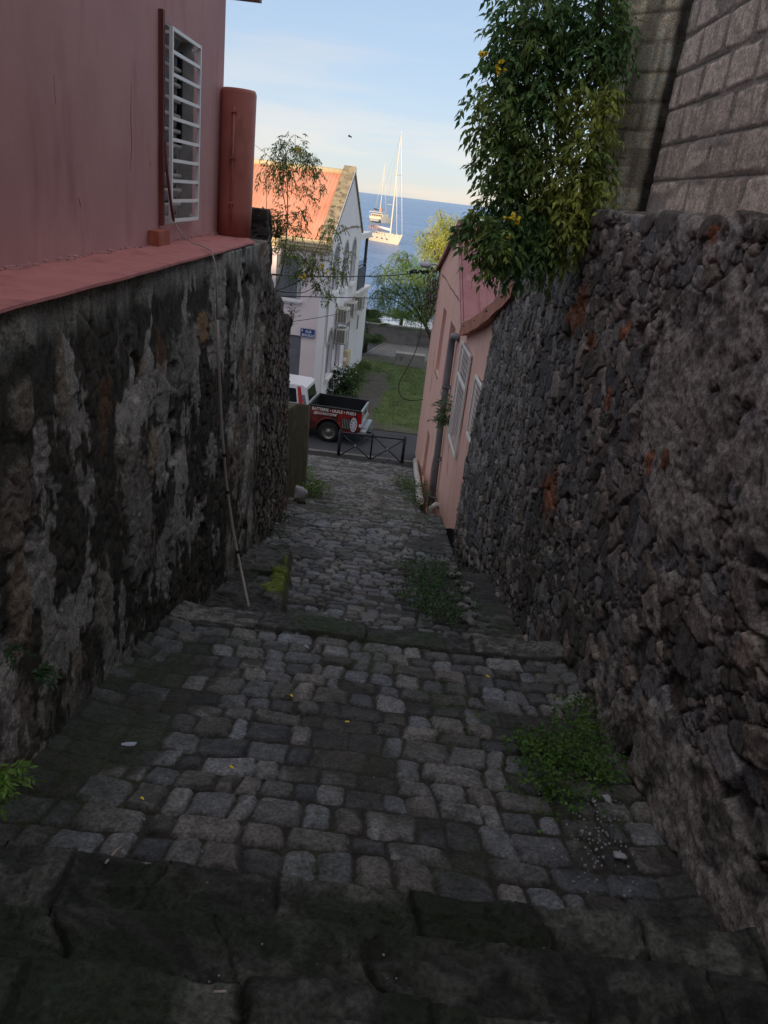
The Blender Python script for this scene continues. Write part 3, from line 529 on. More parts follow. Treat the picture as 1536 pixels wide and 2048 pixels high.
c2=N(t,'ShaderNodeMix',data_type='RGBA'); L(fr.outputs[0],c2.inputs[0]); L(cr.outputs[2],c2.inputs[6]); c2.inputs[7].default_value=(.75,.77,.78,1); L(c2.outputs[2],b_.inputs['Base Color'])
rr=N(t,'ShaderNodeMapRange'); rr.inputs[3].default_value=.22; rr.inputs[4].default_value=.7; L(fr.outputs[0],rr.inputs[0]); L(rr.outputs[0],b_.inputs['Roughness'])
Xs=np.array([-9000,-2000,-500,-120,-40,0,40,120,500,2000,9000]);Ys=np.array([60,66,75,90,120,200,400,900,2500,9000,16000]); x,y=np.meshgrid(Xs,Ys); tag(npmesh('sea',np.stack([x.ravel(),y.ravel(),0*x.ravel()+SEA],-1),gridF(11,11),m_sea),kind='structure')
# ground behind the alley walls and the hill that shades the whole lane (behind the photographer)
hb=MB(); 
hb.box((-40,-4,-.5),(-2.6,8.9,7.9)); hb.box((-40,8.9,-.5),(-2.4,13.5,5.0)); hb.box((-40,13.5,-.5),(-2.9,17.4,3.2)); hb.box((2.6,-4,-.5),(40,8.4,8.6)); hb.box((2.4,8.4,-.5),(40,13.2,6.5))
tag(hb.build('terrace_ground',m_soil),kind='structure')
RZH=27.9
nx,ny=120,90; X_=np.linspace(-160,90,nx);Y_=np.linspace(-110,-1.5,ny); x,y=np.meshgrid(X_,Y_);x=x.ravel();y=y.ravel()
HZ=0
ridge=np.interp(y,[-110,-75,-60,-40,-15,-3,-1.5],[30,30,RZH,18.5,11.0,8.6,8.0])+1.4*(fbm(x*.06,y*.06,941)-.5)*ss(-20,-60,y)+.8*(fbm(x*.3,y*.3,943)-.5)*ss(-4,-18,y)
tag(npmesh('hillside',np.stack([x,y,ridge],-1),gridF(nx,ny),m_hill),kind='structure')

# ================================================================== ROSE HOUSE (left)
hs=empty('rose_house',(-1.96,2.0,8.0),0,'rose pink rendered house with barred louvre window on the left above the dark wall','house')
P_0=lambda px,py,X: tuple(atX(px,py,X)-np.array([-1.96,2.0,8.0]))
# local coords: x into alley (+), y along, z up from 8.0
YC=6.22 # corner (world 8.37)
w0,w1_,z0,z1=4.33,5.20,.19,1.57
b=MB(); b.prism([(-6,-.3),(YC,-.3),(YC,4.2),(-6,4.2)],0,-.26,'x',[[(w0,z0),(w0,z1),(w1_,z1),(w1_,z0)]]); b.box((-8,YC-.25,-.3),(-.262,YC,4.2)); b.build('wall',m_house,hs)
b=MB(); 
n=60; vs=[];fs=[]
for i in range(n+1):
    yy=-6+(5.72+6)*i/n; wob=.015+.004*math.sin(i*1.7)+.004*math.sin(i*.63); vs+=[(.001,yy,.055+.006*math.sin(i*2.1)),(.45+wob,yy,.048),(.452+wob,yy,.034),(.40,yy,.03)]
for i in range(n):
    for k in range(3): fs.append((4*i+k,4*i+4+k,4*i+5+k,4*i+1+k))
b.add(vs,fs); b.add([(.001,5.72,.05),(.45,5.72,.048),(.16,6.62,.045),(-.3,6.62,.05),(-.3,5.72,.05)],[(0,1,2,3,4)]); b.add([(.45,5.72,.048),(.16,6.62,.045),(.16,6.62,-.05),(.45,5.72,-.05)],[(0,1,2,3)])
b.build('ledge',m_ledge,hs)
# small fillet of broken mortar where wall meets ledge
b=MB()
for i in range(260):
    yy=random.uniform(-1,6.2); b.box((.0,yy,.05),(random.uniform(.006,.022),yy+random.uniform(.01,.06),.055+random.uniform(.004,.02)))
b.build('mortar_line',m_house,hs)['kind']='stuff'
for cr_ in ([(262,165),(261,230),(263,290),(260,345)],[(158,395),(159,408),(161,415)],[(300,322),(301,335)],[(108,150),(110,210)]):
    b=MB(); b.tube([tuple(np.array(P_0(x+random.uniform(-1,1),y,-1.96))) for x,y in cr_],[.0015]+[.003]*(len(cr_)-2)+[.001],5); b.build('crack',m_wood,hs)
b=MB(); b.box((-.05,w0-.20,.06),(.10,w0+.02,.165),bev=.006); 
b=MB(); b.box((.002,3.98,.052),(.085,4.26,.165),bev=.006); b.build('brick_block',m_brick,hs)
# column at the corner
c0=(.155,6.19); b=MB(); b.lathe([(0,.05),(.165,.05),(.168,.3),(.168,1.33),(.155,1.36),(0,1.365)],(c0[0],c0[1],0),32); col=b.build('column',m_column,hs)
b=MB(); b.tube([(c0[0]+.0,c0[1]-.178,.1),(c0[0]+.0,c0[1]-.178,1.2)],.012,6); 
for zz in (.35,.75,1.15): b.box((c0[0]-.025,c0[1]-.196,zz),(c0[0]+.025,c0[1]-.165,zz+.02))
b.build('pipe',m_column,col)
# eave over the corner
b=MB(); b.box((-8,-6,2.55),(.30,YC+.75,2.62)); b.box((-8,YC+.70,2.50),(.32,YC+.78,2.66)); 
b=MB(); b.box((-8,YC+.0,2.27),(.12,YC+1.05,2.36)); b.build('eave',m_wood,hs)
# louvre window
win=MB(); fr_=.045
win.box((-.2,w0,z0),(-.13,w0+fr_,z1)); win.box((-.2,w1_-fr_,z0),(-.13,w1_,z1)); win.box((-.2,w0+fr_,z1-fr_),(-.13,w1_-fr_,z1)); win.box((-.2,w0+fr_,z0),(-.13,w1_-fr_,z0+fr_)); wf=win.build('window',m_grey,hs)
b=MB(); b.box((-.262,w0,z0),(-.25,w1_,z1)); b.build('backing',m_dark,wf)
lv=MB(); lt=MB()
for i in range(12):
    zc=z0+.09+i*.112
    lv.add([(-.16,w0+.05,zc-.045),(-.16,w1_-.05,zc-.045),(-.10,w1_-.05,zc+.05),(-.10,w0+.05,zc+.05)],[(0,1,2,3)]); lv.add([(-.155,w0+.05,zc-.045),(-.155,w1_-.05,zc-.045),(-.095,w1_-.05,zc+.05),(-.095,w0+.05,zc+.05)],[(3,2,1,0)])
    lt.tube([(-.08,w0+.03,zc+.045),(-.08,w1_-.12,zc+.045)],.017,8)
b=MB(); b.box((-.13,w1_-.012,z0),(-.002,w1_-.001,z1)); b.box((-.13,w0+.001,z1-.014),(-.002,w1_-.013,z1-.001)); b.box((-.13,w0+.001,z0+.001),(-.002,w1_-.013,z0+.014)); b.build('window_reveal',m_grey,wf)
lv.build('louvre_glass',m_glass,wf); lt.build('louvre_rails',m_grey,wf)
b=MB(); b.box((-.10,w1_-.16,z0+.6),(-.06,w1_-.135,z1-.1)); b.build('window_post',m_dark,wf)
g=MB(); gx0,gx1=.05,.075; gy0,gy1=4.33,5.13; gz0,gz1=.215,1.54
g.box((gx0,gy0,gz0),(gx1,gy0+.028,gz1)); g.box((gx0,gy1-.022,gz0),(gx1,gy1,gz1))
for i in range(10):
    zc=gz0+(gz1-gz0-.024)*i/9; g.box((gx0+.003,gy0+.028,zc),(gx1-.003,gy1-.022,zc+.024))
for zz in (gz0+.02,gz1-.05):
    for yy in (gy0+.003,gy1-.02): g.box((0.0,yy,zz),(gx0,yy+.018,zz+.02))
gr=g.build('window_grille',m_white,hs)
b=MB(); b.box((.0,4.235,z0-.0),(.035,4.28,z1+.05)); b.build('window_trim',m_wood,hs)
P_=lambda px,py,X: tuple(atX(px,py,X)-np.array([-1.96,2.0,8.0]))
b=MB(); b.tube([P_(331,285,-1.90),P_(334,345,-1.885),P_(343,415,-1.87),P_(347,442,-1.87)],.011,7); b.build('leaning_rod',m_wood,hs)
# thin conduit / cable hanging over the ledge down to the paving
pts=[atX(347,442,-1.87),atX(362,465,-1.80),atZ(385,486,8.08),atZ(405,492,8.07),atX(423,502,-1.47),atX(431,530,-1.43),atX(433,560,-1.42),atX(434,640,-1.41)]
b=MB(); b.tube(pts,.0055,6); cb=b.build('hanging_cable',m_cond); tag(cb,'thin cable and pale rod hanging from the red ledge down the dark wall','cable')
pts=[atX(434,640,-1.41),atX(437,720,-1.40),atX(443,850,-1.38),atX(452,960,-1.34),atX(466,1060,-1.27),atY(482,1140,6.1),atY(498,1214,5.68)]
b=MB(); b.tube(pts,.0125,8); rd=b.build('rod',m_cond,cb)
b=MB(); 
for (p,q) in ((2,.5),(3,.2),(4,.5)): 
    a=Vector(pts[p]).lerp(Vector(pts[p+1]),q); d=(Vector(pts[p+1])-Vector(pts[p])).normalized(); b.tube([a,a+d*.03],.0145,8)
b.split('tape_joint',m_cable,cb)

# ================================================================== SALMON HOUSE (right)
th=math.atan2(1.6-1.05,25.94-13.4)
pk=empty('salmon_house',(1.6,13.4,0),th,'salmon pink gabled house on the right with recessed windows and white lattice grilles','house')
ca,sa=math.cos(th),math.sin(th)
def PK(X,Y,Z): dx,dy=X-1.6,Y-13.4; return (dx*ca+dy*sa,-dx*sa+dy*ca,Z)
def onp(px,py,off=0.):
    d=ray(px,py); nx_,ny_=ca,sa; o=np.array([1.6,13.4]); t_=((o[0]-CAM[0])*nx_+(o[1]-CAM[1])*ny_-off)/(d[0]*nx_+d[1]*ny_); return CAM+d*t_
TE=13.6; tn=4.17; tr=8.22
holes=[[(9.15,3.83),(9.15,5.72),(10.25,5.72),(10.25,3.83)],[(6.25,3.8),(6.25,5.70),(7.65,5.70),(7.65,3.8)],[(8.95,.45),(8.95,2.02),(9.95,2.02),(9.95,.45)],[(6.3,.4),(6.3,1.88),(7.35,1.88),(7.35,.4)],
       [(2.42,3.58),(2.42,5.72),(4.05,5.72),(4.05,3.58)],[(.10,4.5),(.10,5.62),(1.2,5.62),(1.2,4.5)]]
b=MB(); b.prism([(-.9,.2),(TE,-.1),(TE,6.45),(tr,8.02),(tn+.05,6.12),(3.0,6.15),(-.9,7.2)],0,.30,'x',holes); 
b.box((.3,TE-.3,-.1),(9,TE-.001,6.4)); b.box((.3,-.9,-.1),(9,-.6,6.9)); b.build('wall',m_pink,pk)
b=MB()
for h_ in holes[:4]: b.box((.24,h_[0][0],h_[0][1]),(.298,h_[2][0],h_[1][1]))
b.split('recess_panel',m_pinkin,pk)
for h_ in holes[:2]:
    b=MB(); b.box((-.03,h_[0][0]-.04,h_[0][1]-.06),(.24,h_[2][0]+.04,h_[0][1]-.003)); b.build('window_sill',m_conc,pk)
b=MB()
for h_ in holes[4:]: b.box((.28,h_[0][0],h_[0][1]),(.30,h_[2][0],h_[1][1]))
b.split('dark_opening',m_dark,pk)
def lattice(t0,t1,z0,z1,mid=None):
    f=MB(); fw=.06; x0,x1=-.07,-.03
    f.box((x0,t0,z0),(x1,t0+fw,z1));f.box((x0,t1-fw,z0),(x1,t1,z1));f.box((x0+.002,t0+fw,z1-fw),(x1-.002,t1-fw,z1));f.box((x0+.002,t0+fw,z0),(x1-.002,t1-fw,z0+fw))
    if mid: f.box((x0+.002,t0+fw,mid),(x1-.002,t1-fw,mid+fw))
    for a in (t0+.02,t1-.05):
        for zz in (z0+.1,z1-.15): f.box((x1,a,zz),(0.01,a+.03,zz+.03))
    fr=f.build('window_grille',m_white,pk)
    l=MB(); p=.13; x2=-.052; hw=.012
    def bar(a,b_):
        a=Vector((x2,*a));b_=Vector((x2,*b_)); d=(b_-a).normalized(); s_=Vector((0,-d.z,d.y))*hw; e=Vector((.012,0,0)); l.add([a+s_,a-s_,b_-s_,b_+s_,a+s_+e,a-s_+e,b_-s_+e,b_+s_+e],[(0,1,2,3),(4,7,6,5),(0,3,7,4),(1,5,6,2)])
    # interlocking ring pattern: octagonal chain
    nz=int((z1-z0)/p); ny=int((t1-t0)/p)
    for i in range(ny):
        for k in range(nz):
            cy=t0+.06+p*(i+.5)*(t1-t0-.12)/(ny*p); cz=z0+.05+p*(k+.5)*(z1-z0-.10)/(nz*p); r=.060; r2=.034
            q=[(cy-r,cz-r2),(cy-r2,cz-r),(cy+r2,cz-r),(cy+r,cz-r2),(cy+r,cz+r2),(cy+r2,cz+r),(cy-r2,cz+r),(cy-r,cz+r2)]
            qi=[(cy+(a-cy)*.74,cz+(c-cz)*.74) for a,c in q]
            l.add([(x2,*v) for v in q]+[(x2,*v) for v in qi],[(j,(j+1)%8,8+(j+1)%8,8+j) for j in range(8)])
    l.build('lattice',m_white,fr,fix=False)
lattice(2.36,4.12,3.55,5.78,5.02); lattice(.02,1.25,4.46,5.64)
# main roof: two slopes, ridge into +x
def slope(nm,t0,z0,t1,z1,mt,over=.06,pitch=.19,x1=8.6,mtx=-.07,amp=.022):
    nx=int((x1-mtx)/ (pitch/8)); xs=np.linspace(mtx,x1,nx); ph=((xs-mtx)/pitch)%1.; hgt=amp*np.where((ph>.0)&(ph<.32),np.sin(ph/.32*math.pi),0)
    V=[];
    for s_ in (0,1): 
        tt=t0+(t1-t0)*s_; zz=z0+(z1-z0)*s_; V+= [(x,tt,zz+h) for x,h in zip(xs,hgt)]
    V+=[(x,y,z-.03) for x,y,z in V]; n=len(xs); F=[(i,i+1,n+i+1,n+i) for i in range(n-1)]+[(2*n+i,3*n+i,3*n+i+1,2*n+i+1) for i in range(n-1)]+[(i,2*n+i,2*n+i+1,i+1) for i in range(n-1)]+[(n+i,n+i+1,3*n+i+1,3*n+i) for i in range(n-1)]
    F+=[(0,n,3*n,2*n)]; o=MB(); o.add(V,F); return o
rf=slope('r',tn-.12,6.05,tr,8.14,m_purple); rfo=rf.build('roof',m_purple,pk)
slope('r',TE+.15,6.45,tr,8.14,m_purple).build('roof',m_purple,pk)
b=MB()  # verge trim and ridge
def beam(b,A,B,w,h):
    A=Vector(A);B=Vector(B); d=(B-A).normalized(); up=Vector((0,0,1)); s_=d.cross(up).normalized(); u=s_.cross(d)
    vs=[P+s_*i*w/2+u*j*h/2 for P in (A,B) for i,j in ((-1,-1),(1,-1),(1,1),(-1,1))]; b.add(vs,[(0,1,2,3),(7,6,5,4),(0,4,5,1),(1,5,6,2),(2,6,7,3),(3,7,4,0)])
beam(b,(-.10,tn-.14,6.02),(-.10,tr,8.15),.05,.10); beam(b,(-.10,TE+.17,6.42),(-.10,tr,8.15),.05,.10); beam(b,(-.12,tr,8.19),(8.6,tr,8.19),.22,.05); 
b.build('roof_trim',m_purple,rfo)
# wide flat strip along the verge
b=MB(); beam(b,(.10,tn-.10,6.085),(.10,tr-.02,8.178),.32,.02); b.build('verge_flashing',m_purple,rfo)
# lean-to verge: rusty flashing climbing towards the stone wall
A=onp(934,650,.03);B=onp(1048,560,.03); 
def loc(P): return PK(*P)
A=Vector(loc(A));B=Vector(loc(B)); b=MB(); n=16; vs=[];fs=[]
for i in range(n+1):
    s_=i/n; P=A.lerp(B,s_)+Vector((0,0,-.10*math.sin(s_*math.pi))); wob=.012*math.sin(i*1.9); vs+=[P+Vector((-.13+wob,0,.02)),P+Vector((-.15+wob,0,-.26)),P+Vector((.05,0,-.22)),P+Vector((2.6,0,.10))]
for i in range(n):
    for k in range(3): fs.append((4*i+k,4*i+4+k,4*i+5+k,4*i+1+k))
b.add(vs,fs); fl=b.build('flashing',m_rust,pk)
b=MB()
for s_ in (.12,.38,.62,.85):
    P=A.lerp(B,s_)+Vector((0,0,-.10*math.sin(s_*math.pi)-.08)); b.lathe([(0,-.165),(.016,-.16),(.022,-.14),(.022,-.12)],(P.x,P.y,P.z),8,ax='x')
b.split('bolt',m_black,fl)
b=MB(); b.add([(.05,A.y,A.z-.3),(.05,B.y,B.z-.3),(.05,B.y,B.z-.02),(.05,A.y,A.z-.02)],[(0,1,2,3)]); b.build('gap_shade_sheet',m_dark,pk)  # black sheet put in for the shade under the lean-to verge
# drainpipe
xo=-.10
tp=[onp(930,671,.10),onp(918,676,.10),onp(914,688,.10),onp(912,705,.10),onp(872,1034,.10)]
Pp=[Vector(loc(p)) for p in tp]
t_=Pp[-1].y; top=Pp[2]
tt=5.55; 
b=MB(); zt=5.62; b.tube([(.02,tt-.45,zt+.03),(-.10,tt-.30,zt+.06),(-.12,tt-.10,zt+.02),(-.12,tt,zt-.10),(-.12,tt+.01,zt-.3),(-.12,tt-.2,3.2),(-.12,tt-.75,.8)],.085,12); dp=b.build('drainpipe',m_pipe,pk)
b=MB()
for zz,dy in ((4.4,-.09),(2.6,-.33),(1.65,-.56)): b.lathe([(.093,-.03),(.097,-.03),(.097,.03),(.093,.03)],(-.12,tt+dy,zz),12); b.box((-.1,tt+dy-.13,zz-.02),(.01,tt+dy+.13,zz+.02))
b.split('pipe_clamp',m_pipe,dp)
# crack with climbing dry root on the gable
def crack(px,w,nm='crack',m=m_wood):
    pp=[Vector(loc(onp(*p,.006))) for p in px]; q=[]
    for i in range(len(pp)-1):
        for k in range(5): q.append(pp[i].lerp(pp[i+1],k/5)+Vector((0,random.uniform(-.04,.04),random.uniform(-.03,.03))))
    b=MB(); b.tube(q,[w*random.uniform(.4,1.3) for _ in q],5); b.build(nm,m,pk)
crack([(884,548),(896,566),(912,590),(924,606),(932,628)],.016,'dry_root'); crack([(929,585),(926,605),(922,612)],.01,'dry_root'); crack([(922,612),(932,600)],.008,'dry_root')
crack([(870,700),(865,740),(860,790)],.008,'crack',m_pinkin)
crack([(905,860),(897,900),(893,960)],.006,'crack',m_pinkin)
# ================================================================== WHITE BUILDING
ga=math.atan2(1.01,11.4)
wb=empty('white_building',(-3.08,31.0,0),-ga,'white two storey building with sunlit red corrugated roof and grey arched windows across the street','building')
cg,sg=math.cos(-ga),math.sin(-ga)
def ogw(px,py,off=0.):   # pixel -> local coords on the gable plane (t,z)
    d=ray(px,py); o=np.array([-3.08,31.]); n_=np.array([cg,sg]); t_=((o-CAM[:2])@n_+off)/(d[:2]@n_); P=CAM+d*t_; v=P[:2]-o; return (-v[0]*sg+v[1]*cg, P[2])
W_=7.35; EZ=6.75; RZ=9.35
def arch(tc,w,zb,zt):   # arched opening (t,z) polygon
    r=w/2; zc=zt-r*1.25; return [(tc+r,zb)]+[(tc+r*math.cos(a),zc+1.25*r*math.sin(a)) for a in [math.pi*i/10 for i in range(11)]]+[(tc-r,zb)]
up=[arch(1.35,1.0,4.75,6.5),arch(3.55,1.0,4.7,6.55),arch(5.55,1.0,4.75,6.6)]
lo=[arch(1.45,1.05,1.25,3.15),arch(3.5,1.0,1.25,2.9),arch(5.75,.9,1.3,3.1)]
b=MB(); b.prism([(0,-.1),(W_,-.1),(W_,EZ+.1),(W_/2,RZ),(0,EZ+.1)],0,-.3,'x',up+lo); b.build('gable_wall',m_wb,wb)
for k,a in enumerate(up+lo):
    tcs=[p[0] for p in a]; zs=[p[1] for p in a]; t0,t1=min(tcs),max(tcs); zb,zt=min(zs),max(zs)
    w=MB(); w.prism([(.0+t,z) for t,z in a],-.12,-.16,'x'); wn=w.build('window',m_shut if k!=9 else m_dark,wb)
    s=MB()
    ins=[( (t-(t0+t1)/2)*1.28+(t0+t1)/2, zb+(z-zb)*1.07+(0 if z>zb else 0)) for t,z in a]
    s.prism(ins,.012,.002,'x',[a]); 
    s.box((-.11,t0,zt-.62),(-.05,t1,zt-.55)); s.box((-.118,(t0+t1)/2-.02,zb),(-.09,(t0+t1)/2+.02,zt-.62)); s.build('surround',m_surr,wn)
    s=MB(); s.box((-.1,t0-.12,zb-.14),(.14,t1+.12,zb-.002),bev=.01); s.build('window_sill',m_wb,wn)
# front wall
b=MB(); hol=[[(-2.1,4.42),(-1.22,4.42),(-1.22,6.02),(-2.1,6.02)],[(-1.65,.05),(-.92,.05),(-.92,3.02),(-1.65,3.02)],[(-5.6,4.42),(-4.6,4.42),(-4.6,6.02),(-5.6,6.02)]]
b.prism([(-12,-.1),(-.30,-.1),(-.30,6.45),(-12,6.45)],.0,.3,'y',hol); b.build('front_wall',m_wbp,wb)
b=MB(); b.box((-.302,-.004,-.1),(0.0,.30,6.45)); b.build('corner_pilaster',m_wb,wb)
for h_ in hol:
    s=MB(); s.box((h_[0][0],.10,h_[0][1]),(h_[1][0],.14,h_[2][1])); 
    for i in range(int((h_[2][1]-h_[0][1])/.09)): s.box((h_[0][0]+.06,.085,h_[0][1]+.05+i*.09),(h_[1][0]-.06,.102,h_[0][1]+.10+i*.09))
    w=s.build('window' if h_[0][1]>1 else 'door',m_shut,wb)
    if h_[0][1]>1:
        s=MB(); s.box((h_[0][0]-.22,-.16,h_[0][1]-.10),(h_[1][0]+.24,.02,h_[0][1]-.004)); s.box((h_[0][0]-.15,-.10,h_[0][1]-.17),(h_[1][0]+.17,.0,h_[0][1]-.102)); s.build('window_sill',m_wb,w)
        s=MB(); s.box((h_[1][0],-.02,h_[0][1]),(h_[1][0]+.16,.01,h_[2][1]+.05)); s.build('surround',m_surr,w)
# cornice
b=MB(); b.box((-12,-.30,6.46),(.03,.30,6.58)); b.box((-12,-.22,6.34),(.02,-.002,6.458)); b.box((-12,-.34,6.582),(.03,.30,6.74)); b.build('cornice',m_cream,wb)
# roof: corrugated, ridge along x
xs=np.linspace(-12,-.42,800); ph=np.sin(xs/.15*2*math.pi)*.026
def rsl(y0,z0,y1,z1):
    V=[(x,y0,z0+h) for x,h in zip(xs,ph)]+[(x,y1,z1+h) for x,h in zip(xs,ph)]; n=len(xs); V+=[(x,y,z-.05) for x,y,z in V]
    return MB().add(V,[(i,i+1,n+i+1,n+i) for i in range(n-1)]+[(2*n+i,3*n+i,3*n+i+1,2*n+i+1) for i in range(n-1)]+[(i,2*n+i,2*n+i+1,i+1) for i in range(n-1)]+[(0,n,3*n,2*n)],True)
rf=rsl(-.28,6.80,W_/2,9.22).build('roof',m_roof,wb); rsl(W_+.28,6.80,W_/2,9.22).build('roof',m_roof,wb)
b=MB(); b.tube([(-12,W_/2,9.25),(-.42,W_/2,9.25)],.13,10); b.build('ridge_cap',m_cream,rf)
# parapet along the gable
b=MB(); 
for A,B in (((-.16,-.34,6.78),(-.16,W_/2,9.42)),((-.19,W_+.10,6.86),(-.19,W_/2,9.40))): beam(b,A,B,.50,.26 if A[1]<0 else .10)
b.build('parapet',m_parap,wb)
b=MB()
for A,B in (((.095,-.34,6.84),(.095,W_/2,9.48)),): beam(b,A,B,.02,.10)
b.build('parapet_edge',m_wb,wb)
# crack / moulding band
b=MB(); q=[]
for i in range(30): q.append((.005,.9+6.3*i/29,6.98+.18*math.sin(i/29*2.5)+random.uniform(-.03,.03)))
b.tube(q,[random.uniform(.01,.06) for _ in q],5); b.build('dark_stain',m_parap,wb)
# annex with roof gallery
b=MB(); b.box((-6,W_+.002,-.1),(-.0,11.5,3.95)); b.box((-6,W_+.003,3.952),(.10,11.62,4.08)); ax=b.build('annex',m_wb,wb)
b=MB(); b.box((-.002,8.55,2.15),(.012,8.95,2.85)); b.build('small_window',m_shut,ax)
b=MB(); b.box((-6,W_+.01,6.52),(.0,10.9,6.78)); bm_=b.build('gallery_beam',m_wb,wb)
b=MB(); b.tube([(-.12,10.1,4.08),(-.12,10.1,6.52)],.075,10); b.build('gallery_post',m_black,wb)
b=MB(); b.box((-.10,8.0,4.12),(-.06,10.4,5.15)); b.tube([(-.08,7.4,5.25),(-.08,10.4,5.3)],.025,6)
for i in range(7): b.tube([(-.08,7.9+i*.4,5.1),(-.08,7.9+i*.4+.05,5.45),(-.08,7.9+i*.4+.18,5.5)],.014,5)
b.build('balcony_railing',m_black,wb)
b=MB(); b.box((.003,5.35,.86),(.22,6.0,1.62),bev=.02); b.build('meter_box',m_cream,wb)
b=MB(); b.tube([(.03,.25,6.2),(.03,.27,4.2),(.03,.32,2.9),(.03,.6,2.6)],.018,6); b.build('thin_pipe',m_grey,wb)
# air conditioners
def acu(t,z,lab):
    P=Vector((-3.08,31,0))+Matrix.Rotation(-ga,3,'Z')@Vector((0,t,z)); o=empty('air_conditioner',P,-ga,lab,'air conditioner','air conditioners on the side wall of the white building')
    b=MB(); b.box((.10,0,0),(.50,.82,.62),bev=.015); b.build('casing',m_ac,o)
    b=MB()
    for i in range(12):
        for k in range(3): b.box((.14+k*.115,-.006,.05+i*.043),(.235+k*.115,.004,.075+i*.043))
    b.build('grille_slots',m_dark,o)
    b=MB(); b.lathe([(0,.503),(.22,.503),(.24,.508),(.26,.503)],(0,.34,.31),24,ax='x'); b.build('fan_guard',m_grey,o)
    b=MB()
    for k in range(5): b.box((.12,.12+.13*k,.621),(.46,.17+.13*k,.628))
    b.build('top_louvre',m_grey,o)
    b=MB(); b.box((0.0,.08,-.05),(.5,.12,-.002)); b.box((0,.7,-.05),(.5,.74,-.002)); b.box((.0,.08,-.3),(.04,.12,-.05)); b.box((0,.7,-.3),(.04,.74,-.05)); b.split('bracket',m_silver,o)
acu(2.15,2.52,'lowest of the four outdoor air conditioner units on the white wall')
acu(2.10,3.38,'air conditioner directly above the lowest one on the white wall')
acu(4.05,3.42,'third air conditioner, further back beside the upper pair on the white wall')
acu(6.35,3.46,'farthest and smallest looking air conditioner near the balcony railing')
# street name sign
sg_=empty('street_sign',(-3.74,31.035,3.17),-ga,'blue enamel street name sign with white letters on the pale wall','street sign')
b=MB(); b.box((-.30,-.035,-.175),(.30,-.02,.175)); b.build('plate',m_blue,sg_)
b=MB(); b.box((-.30,-.040,.158),(.30,-.0355,.175)); b.box((-.30,-.040,-.175),(.30,-.0355,-.158)); b.box((-.30,-.040,-.158),(-.283,-.0355,.158)); b.box((.283,-.040,-.158),(.30,-.0355,.158)); b.build('border',m_surr,sg_)
text('lettering','RUE',.13,m_white,sg_,(.03,-.037,.055),(R(90),0,0),bold=.003); text('lettering','BOUILLE',.13,m_white,sg_,(.02,-.037,-.085),(R(90),0,0),bold=.003)
b=MB(); b.box((-.255,-.042,.05),(-.205,-.037,.13)); b.build('emblem',m_ac,sg_)

# ================================================================== PICKUP TRUCK
tk=empty('pickup_truck',(-2.16,27.94,.0),R(-5.5),'pickup truck with white cab and red black advertising wrap parked on the road','pickup truck')
hw=.90
def side(poly,y0,y1,nm,m,bev=0):
    b=MB(); b.prism(poly,y0,y1,'y'); return b.build(nm,m,tk)
def archp(cx,r,n=9): return [(cx+r*math.cos(a),.40+r*math.sin(a)) for a in [math.pi*i/n for i in range(n+1)]]
# bed sides (near = -y)
bs=[(-.80,.52),(-.80,1.24),(-.76,1.28),(1.10,1.30),(1.16,1.26),(1.16,.55)]+archp(0,.50)
for s_ in (-1,1):
    y0,y1=(-hw,-hw+.07) if s_<0 else (hw-.07,hw)
    b=MB(); b.prism(bs,y0,y1,'y'); bed=b.build('bed_side',m_tred,tk)
    b=MB(); b.box((-.80,y0-.012,1.275),(1.14,y1+.012,1.335),bev=.012); b.build('rail_cap',m_tbed,bed)
    # flared arch lip
    b=MB(); q=[(p[0],(y0 if s_<0 else y1),p[1]) for p in archp(0,.51,14)]; b.tube(q,.028,6); b.build('wheel_arch',m_tred,bed)
b=MB(); b.box((-.78,-hw+.07,.62),(1.10,hw-.07,.68)); b.box((-.80,-hw+.07,.68),(-.74,hw-.07,1.32)); 
for s_ in (-1,1): b.box((-.42,s_*(hw-.07)-(.22 if s_>0 else 0),.68),(.42,s_*(hw-.07)+(.22 if s_<0 else 0),.92))
b.build('bed_floor',m_tbed,tk)
b=MB(); b.box((-.742,-hw+.07,.681),(1.08,-hw+.085,1.27)); b.box((-.742,hw-.085,.681),(1.08,hw-.07,1.27)); b.split('bed_liner',m_tbed,tk)
b=MB(); b.box((1.09,-hw+.10,.66),(1.165,hw-.10,1.30),bev=.012); tg=b.build('tailgate',m_silver,tk)
b=MB(); b.box((1.166,-.16,1.06),(1.19,.16,1.16),bev=.01); b.build('handle',m_black,tg)
b=MB(); b.box((1.166,-.6,.78),(1.172,.6,.98),bev=.002); b.build('panel',m_tw,tg)
b=MB(); b.box((1.05,-hw+.01,.44),(1.36,hw-.01,.60),bev=.04); b.box((1.1,-.5,.60),(1.33,.5,.625)); bu=b.build('bumper',m_silver,tk); b=MB(); b.box((1.05,-hw+.05,.38),(1.30,hw-.05,.44)); b.box((1.32,-.22,.36),(1.5,.22,.42)); b.build('tow_bar',m_black,bu)
for s_ in (-1,1):
    b=MB(); y0=-hw-.006 if s_<0 else hw-.094; b.box((1.03,y0,.72),(1.176,y0+.10,1.22),bev=.015); tl=b.build('tail_light',m_tail,tk)
    b=MB(); b.box((1.10,y0-.002,.74),(1.18,y0+.06,.86),bev=.01); b.build('reverse_lens',m_tw,tl)
